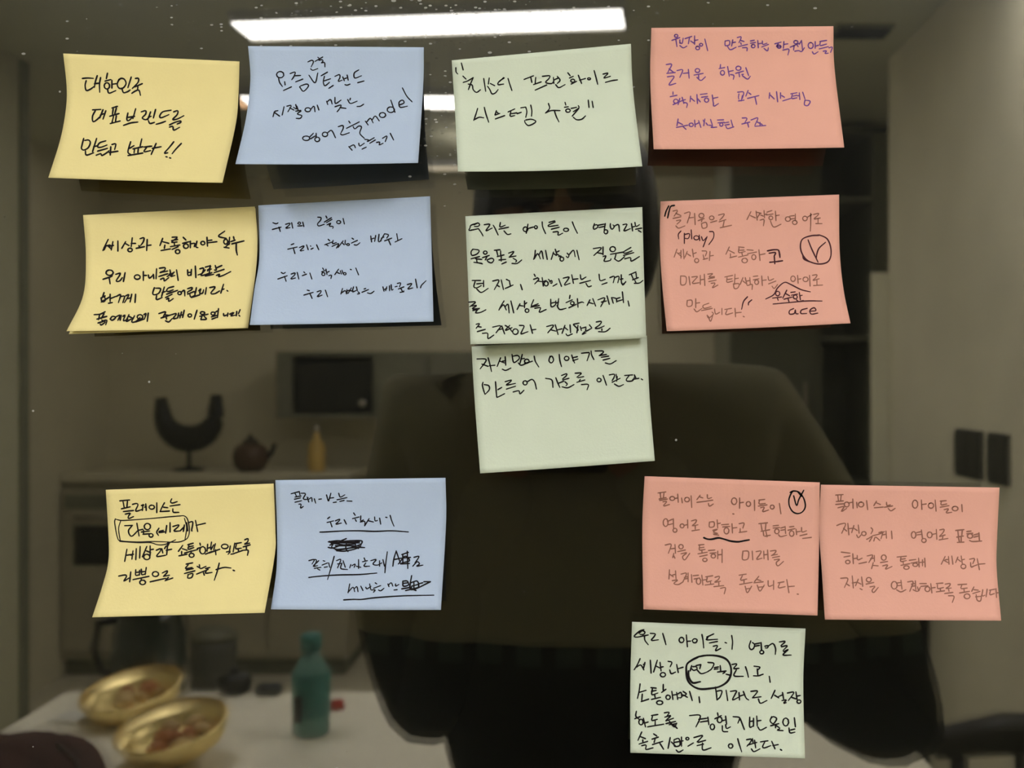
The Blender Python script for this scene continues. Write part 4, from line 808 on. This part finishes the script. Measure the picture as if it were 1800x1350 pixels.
NOTES = {
 'yellow_a': (Sheet([(111, 94), (117, 150), (116, 190), (106, 245), (85, 312)], [(421, 108), (419, 170), (414, 220), (391, 321)], .016, .021, bot=1),
   'yellow', 'yellow sticky note with three written lines, top left corner, lower edge curling out'),
 'blue_a': (Sheet([(436, 81), (440, 140), (432, 210), (414, 288)], [(745, 83), (744, 150), (735, 286)], .030, .019, bot=1.5),
   'blue', 'blue sticky note with slanted writing and the English word model, below the bright lamp reflection'),
 'green_a': (Sheet([(794, 106), (800, 200), (805, 301)], [(1109, 77), (1113, 160), (1129, 292)], .022, .022, bot=3),
   'green', 'pale green sticky note with two lines in quotation marks, in the top row'),
 'pink_a': (Sheet([(1145, 49), (1143, 140), (1149, 262)], [(1465, 46), (1467, 120), (1484, 259)], .018, .020, bot=1),
   'pink', 'pink sticky note with four lines in purple ink, highest on the right'),
 'under': (Sheet([(151, 381), (154, 450), (148, 520), (121, 587)], [(449, 366), (452, 440), (436, 577)], .013, .008, bot=0, base=.0003),
   'yellow', 'blank yellow sticky note peeking out under the four-line yellow note of the second row'),
 'yellow_b': (Sheet([(146, 378), (151, 450), (146, 520), (117, 582)], [(448, 363), (452, 450), (437, 570), (434, 576)], .015, .010, bot=.5, base=.0008),
   'yellow', 'yellow sticky note with four dense written lines, left end of the second row'),
 'blue_b': (Sheet([(454, 361), (456, 450), (447, 510), (439, 571)], [(756, 345), (759, 450), (762, 565)], .017, .015, bot=.5),
   'blue', 'blue sticky note with four widely spaced slanting lines, in the second row'),
 'green_b': (Sheet([(818, 380), (822, 480), (827, 605)], [(1129, 364), (1132, 480), (1136, 594)], .009, .0035, bot=1.5, base=.0012, flat=.3),
   'green', 'pale green sticky note filled with five lines, overlapping the one beneath it'),
 'green_c': (Sheet([(829, 609), (834, 700), (844, 832)], [(1137, 590), (1142, 700), (1151, 810)], .007, .008, bot=.5, base=.0004),
   'green', 'pale green sticky note with two lines above an empty half, below a full green note'),
 'pink_b': (Sheet([(1161, 354), (1160, 430), (1164, 500), (1172, 582)], [(1475, 342), (1476, 440), (1483, 510), (1495, 568)], .012, .018, bot=1),
   'pink', 'pink sticky note with a large circled V check mark, second row right'),
 'yellow_c': (Sheet([(186, 861), (191, 950), (190, 990), (180, 1030), (162, 1085)], [(481, 850), (484, 930), (483, 975), (465, 1077)], .014, .017, bot=0),
   'yellow', 'yellow sticky note with one line boxed in ink, lowest on the left'),
 'blue_c': (Sheet([(484, 844), (487, 930), (486, 1000), (476, 1071)], [(783, 840), (784, 920), (775, 1072)], .012, .010, bot=.5),
   'blue', 'blue sticky note with a scribbled-out word and three underlines, in the bottom left pair'),
 'pink_c': (Sheet([(1133, 837), (1129, 930), (1131, 1071)], [(1441, 848), (1440, 950), (1437, 1082)], .008, .010, bot=0),
   'pink', 'pink sticky note with a small circled check and a thick wavy underline'),
 'pink_d': (Sheet([(1443, 852), (1440, 930), (1445, 1010), (1450, 1089)], [(1757, 857), (1753, 940), (1752, 1000), (1760, 1091)], .010, .014, bot=0),
   'pink', 'pink sticky note with four plain pencil lines, at the right edge of the picture'),
 'green_d': (Sheet([(1111, 1093), (1108, 1200), (1108, 1323)], [(1416, 1105), (1412, 1200), (1415, 1333)], .009, .010, bot=0),
   'green', 'pale green sticky note with five lines and one word circled, lowest of all'),
}
def partname(k, ins): return 'handwritten_line'
cur = None; lines = {}
for ln in INKDATA.strip().split('\n'):
    if ln.startswith('# N'):
        _, _, nm, ox, oy, sc_ = ln.split(); cur = (nm, float(ox), float(oy), float(sc_)); lines[nm] = []
    elif ln.startswith('L '):
        _, k, w = ln.split(); head = (k, float(w))
    else:
        lines[cur[0]].append((*head, parse(cur[1], cur[2], cur[3], ln)))
MARKS = {('pink_b', 10): 'check_mark', ('pink_b', 11): 'drawn_circle', ('pink_b', 13): 'underline', ('pink_c', 2): 'circled_check', ('pink_c', 4): 'wavy_underline',
         ('green_d', 4): 'drawn_circle', ('blue_c', 2): 'underline', ('blue_c', 3): 'crossed_out_word', ('blue_c', 7): 'underline', ('blue_c', 10): 'crossed_out_word',
         ('blue_c', 11): 'underline', ('yellow_c', 1): 'drawn_box', ('yellow_c', 4): 'underline', ('pink_b', 0): 'quotation_mark'}
for nm, (sh, colr, label) in NOTES.items():
    root = empty('sticky_note', sh.pt(.5, 0))
    vs, fs = sh.mesh(); me = bpy.data.meshes.new('paper_sheet')
    org = Vector(root.location)
    me.from_pydata([tuple(v_-org) for v_ in vs], [], fs); me.update()
    o = link('paper_sheet', me, PAP[colr], root, True)
    so = o.modifiers.new('Solidify', 'SOLIDIFY'); so.thickness = .00012; so.offset = -1
    tag(root, label, 'sticky note', 'sticky notes on the dark glass')
    for i, (k, w, st) in enumerate(lines.get(nm, [])):
        vs, fs = ribbon(sh, st, w*(1.16 if k in 'bp' else 1.08)); me = bpy.data.meshes.new('handwriting')
        me.from_pydata([tuple(v_-org) for v_ in vs], [], fs); me.update()
        pn = MARKS.get((nm, i), 'handwritten_line')
        c_ = link(pn, me, INK[k], root)
# ---------------------------------------------------------------- the person taking the picture (a dark figure in the glass)
def skin(verts, edges, radii, root, sub=2):
    me = bpy.data.meshes.new('tmp'); me.from_pydata(verts, edges, []); me.update()
    o = bpy.data.objects.new('tmp', me); COL.objects.link(o)
    sk = o.modifiers.new('Skin', 'SKIN'); sk.use_smooth_shade = True
    if not me.skin_vertices: me.skin_vertices.new() if hasattr(me.skin_vertices, 'new') else None
    for i, r_ in enumerate(radii):
        s = me.skin_vertices[0].data[i]; s.radius = r_ if isinstance(r_, tuple) else (r_, r_); s.use_root = (i == root)
    sb = o.modifiers.new('Sub', 'SUBSURF'); sb.levels = sub; sb.render_levels = sub
    dg = bpy.context.evaluated_depsgraph_get(); dg.update()
    out = bpy.data.meshes.new_from_object(o.evaluated_get(dg))
    bpy.data.objects.remove(o); bpy.data.meshes.remove(me)
    return out
def graph(chains):
    "chains of (x,y,z,r); equal points are shared"
    V, R, E, idx = [], [], [], {}
    for ch in chains:
        prev = None
        for x, y, z, r_ in ch:
            k = (round(x, 4), round(y, 4), round(z, 4))
            if k not in idx: idx[k] = len(V); V.append((x, y, z)); R.append(r_)
            if prev is not None and (prev, idx[k]) not in E: E.append((prev, idx[k]))
            prev = idx[k]
    return V, E, R
def merge(name, meshes, m, root):
    bm = bmesh.new()
    for me in meshes: bm.from_mesh(me)
    out = bpy.data.meshes.new(name); bm.to_mesh(out); bm.free()
    for p in out.polygons: p.use_smooth = True
    out.materials.clear()
    return link(name, out, m, root)
PX, PY = -.005, -.64            # trunk centre
person = empty('person', (0, 0, 0))
pel = (PX+.03, PY-.02, .90, (.145, .105))
spine = [pel, (PX+.03, PY-.01, 1.02, (.150, .10)), (PX+.03, PY, 1.16, (.160, .11)), (PX+.03, PY-.01, 1.27, (.155, .10)), (PX+.02, PY-.01, 1.335, (.085, .07)), (PX+.01, PY, 1.395, (.052, .052)), (PX, PY+.02, 1.45, (.055, .06))]
sh_l = (PX-.135, PY-.01, 1.305, .058); sh_r = (PX+.185, PY-.01, 1.305, .058)
el_l = (-.131, PY+.0, 1.020, .042); el_r = (.325, PY+.0, .995, .050)
wr_l = (-.050, -.548, 1.288, .024); wr_r = (.046, -.548, 1.288, .024)
ha_l = (-.046, -.532, 1.322, (.026, .017)); ha_r = (.042, -.532, 1.322, (.026, .017))
def mid(a, b, t, r_, dx=0): return (a[0]+(b[0]-a[0])*t+dx, a[1]+(b[1]-a[1])*t, a[2]+(b[2]-a[2])*t, r_)
def limbs(k=0):
    return [[spine[3], sh_l, mid(sh_l, el_l, .5, .053+k, -.02), el_l, mid(el_l, wr_l, .4, .038+k), wr_l],
            [spine[3], sh_r, mid(sh_r, el_r, .5, .053+k, .01), el_r, mid(el_r, wr_r, .4, .038+k), wr_r]]
legs = []
for s in (-1, 1):
    x = PX+.03+s*.09
    legs.append([pel, (x, PY-.02, .80, .085), (x, PY-.01, .48, .058), (x, PY-.03, .12, .040), (x, PY-.02, .05, .036), (x, PY+.10, .035, (.04, .03))])
def grow(ch, k): return [(x, y, z, tuple(q+k for q in r_) if isinstance(r_, tuple) else r_+k) for x, y, z, r_ in ch]
chains = [grow(spine[:5], -.012)+spine[5:]]+[l+[h] for l, h in zip(limbs(-.006), (ha_l, ha_r))]+legs
V, E, R_ = graph(chains)
body = skin(V, E, R_, 0)
fing = []
for s, ha in ((-1, ha_l), (1, ha_r)):
    for k in range(4):       # fingers curl round the far end of the phone and lie on its back (towards the glass)
        z = 1.312+.017*k; ln_ = (.9, 1.05, 1.0, .8)[3-k]
        ch = [(ha[0]-s*.002, ha[1]-.002, z-.004, .0105), (ha[0]+s*.004, -.510, z, .0095), (ha[0]-s*.004, -.4985, z+.002, .0085), (ha[0]-s*.022*ln_, -.4965, z+.004, .0075)]
        V, E, R_ = graph([ch]); fing.append(skin(V, E, R_, 0, 2))
    ch = [(ha[0]-s*.002, ha[1]-.008, 1.318, .013), (ha[0]-s*.012, -.534, 1.334, .0115), (ha[0]-s*.020, -.530, 1.356, .0095)]
    V, E, R_ = graph([ch]); fing.append(skin(V, E, R_, 0, 2))
# head
HX, HY, HZ = -.004, PY+.025, 1.495
def headmesh():
    bm = bmesh.new(); bmesh.ops.create_uvsphere(bm, u_segments=64, v_segments=48, radius=1)
    for v_ in bm.verts:
        x, y, z = v_.co; g = lambda a, b, c_, w: math.exp(-((x-a)**2+(z-c_)**2)/w) if y > 0 else 0
        jaw = 1-.34*max(0, -z-.15)**1.2; f = 1.0
        nx, ny, nz = x*.074*jaw, y*.092, z*.116
        if z < -.2: ny *= 1-.12*(-z-.2)
        ny += .024*g(0, 1, -.18, .018)+.012*g(0, 1, .02, .02)+.006*g(0, 1, -.48, .03)+.008*g(0, 1, -.82, .05)+.004*g(0, 1, .28, .08)
        ny -= .013*g(.36, 1, .05, .025)+.013*g(-.36, 1, .05, .025)
        ny -= .003*g(0, 1, -.545, .002)
        if y > -.25 and abs(x) > .8 and abs(z+.05) < .3: pass
        v_.co = (nx+HX, ny+HY, nz+HZ)
    for s in (-1, 1):
        e = bmesh.ops.create_uvsphere(bm, u_segments=16, v_segments=12, radius=1)['verts']
        for v_ in e:
            x, y, z = v_.co; rim = 1-.35*math.exp(-(y*y+z*z)*3)*(1 if x*s > 0 else 0)
            v_.co = (HX+s*.074+x*.010*rim, HY-.008+y*.016+x*s*-.004, HZ-.006+z*.031)
    me = bpy.data.meshes.new('h'); bm.to_mesh(me); bm.free(); return me
skinm = mat('skin', (.30, .16, .10), .6, noise=.08, nscale=30)
merge('body', [body, headmesh()]+fing, skinm, person)
for s in (-1, 1):
    bm = bmesh.new(); bmesh.ops.create_uvsphere(bm, u_segments=16, v_segments=12, radius=.0115)
    bmesh.ops.translate(bm, verts=bm.verts[:], vec=(HX+s*.027, HY+.0705, HZ+.006)); ey = bobj('eye', bm, mat('eye_white', (.30, .28, .25), .3), person, True)
    bm = bmesh.new(); bmesh.ops.create_uvsphere(bm, u_segments=16, v_segments=12, radius=.0062)
    bmesh.ops.translate(bm, verts=bm.verts[:], vec=(HX+s*.027, HY+.0705+.0065, HZ+.006)); bobj('iris', bm, M['darker'], ey, True)
    bm = bmesh.new(); tube(bm, [(HX+s*.012, HY+.090, HZ+.026), (HX+s*.028, HY+.088, HZ+.031), (HX+s*.046, HY+.078, HZ+.026)], [.002, .003, .0015], 8); bobj('eyebrow', bm, M['darker'], person, True)
bm = bmesh.new(); tube(bm, [(HX-.024, HY+.083, HZ-.058), (HX-.008, HY+.093, HZ-.055), (HX, HY+.093, HZ-.057), (HX+.008, HY+.093, HZ-.055), (HX+.024, HY+.083, HZ-.058)], [.001, .004, .0045, .004, .001], 8)
bobj('lips', bm, mat('lips', (.25, .08, .06), .5), person, True)
# hair: short bob that falls to the jaw
bm = bmesh.new(); bmesh.ops.create_uvsphere(bm, u_segments=72, v_segments=48, radius=1)
kill = []
for v_ in bm.verts:
    x, y, z = v_.co
    if y > .35 and z < -.03 and abs(x) < .80: kill.append(v_); continue
    w = 1+.02*math.sin(26*math.atan2(y, x)+3*z)+.012*math.sin(60*math.atan2(y, x))
    wid = .089 if z > 0 else .089+.006*min(1, -z*2)
    v_.co = (HX+.002+x*wid*w, HY-.012+y*.108*w, HZ+.015+z*(.122 if z > 0 else .125))
bmesh.ops.delete(bm, geom=kill, context='VERTS')
h = bobj('hair', bm, mat('black_hair', (.010, .009, .008), .55, bump=.6, bscale=180), person, True)
so = h.modifiers.new('Solidify', 'SOLIDIFY'); so.thickness = .008; so.offset = -1
# sweater with a row of dark squares across the front
def sweater_material():
    m = mat('sweater', (.03, .027, .016), .95); nt = m.node_tree; b = nt.nodes['Principled BSDF']; N = nt.nodes; L = nt.links
    b.inputs['Specular IOR Level'].default_value = .05
    tc = N.new('ShaderNodeTexCoord'); sep = N.new('ShaderNodeSeparateXYZ'); L.new(tc.outputs['Object'], sep.inputs[0])
    def step(src, e, op='LESS_THAN'):
        n = N.new('ShaderNodeMath'); n.operation = op; L.new(src, n.inputs[0]); n.inputs[1].default_value = e; return n.outputs[0]
    def mul(a, b_):
        n = N.new('ShaderNodeMath'); n.operation = 'MULTIPLY'; L.new(a, n.inputs[0]); L.new(b_, n.inputs[1]); return n.outputs[0]
    low = step(sep.outputs[2], 1.115); band = step(sep.outputs[2], 1.096, 'GREATER_THAN')
    n = N.new('ShaderNodeMath'); n.operation = 'PINGPONG'; L.new(sep.outputs[0], n.inputs[0]); n.inputs[1].default_value = .018
    sq = step(n.outputs[0], .0115)
    mx = N.new('ShaderNodeMix'); mx.data_type = 'RGBA'; mx.inputs['A'].default_value = (.28, .26, .175, 1); mx.inputs['B'].default_value = (.004, .004, .004, 1); L.new(low, mx.inputs['Factor'])
    mx2 = N.new('ShaderNodeMix'); mx2.data_type = 'RGBA'; L.new(mx.outputs['Result'], mx2.inputs['A']); mx2.inputs['B'].default_value = (.05, .07, .06, 1)
    L.new(mul(mul(low, band), sq), mx2.inputs['Factor']); L.new(mx2.outputs['Result'], b.inputs['Base Color'])
    return m
def grow(ch, k): return [(x, y, z, tuple(q+k for q in r_) if isinstance(r_, tuple) else r_+k) for x, y, z, r_ in ch]
top = [grow(spine[:5], .014)]+[grow(l, .018) for l in limbs()]
V, E, R_ = graph(top); sw = skin(V, E, R_, 0); 
merge('sweater', [sw], sweater_material(), person)
V, E, R_ = graph([grow([pel, (pel[0], pel[1], .86, (.13, .10))], .010)]+[grow(l[:4], .014) for l in legs]); tr_ = skin(V, E, R_, 0)
merge('trousers', [tr_], mat('trousers', (.008, .008, .010), .9), person)
for s in (-1, 1):
    x = PX+.03+s*.09
    bobj('shoe', B((x-.05, PY-.11, 0), (x+.05, PY+.16, .075), .02), M['darker'], person, True)
tag(person, 'person in a dark sweater holding up a phone, reflected as a dark silhouette', 'person')
# phone (its lens is where the picture is taken from)
r = empty('phone', (0, -.512, 1.35))
part('case', B((-.038, -.5205, 1.272), (.034, -.5095, 1.420), .004), M['darker'], r)
part('screen', B((-.037, -.5215, 1.275), (.033, -.5203, 1.417)), mat('phone_screen', (.01, .01, .01), .1), r)
for dx, dz in ((-.022, .022), (.018, .045)):
    part('lens', lathe_y((dx, -.5096, 1.351+dz), .006, .003), glassg, r, True)
tag(r, 'black phone held upright in both hands below the face', 'phone')
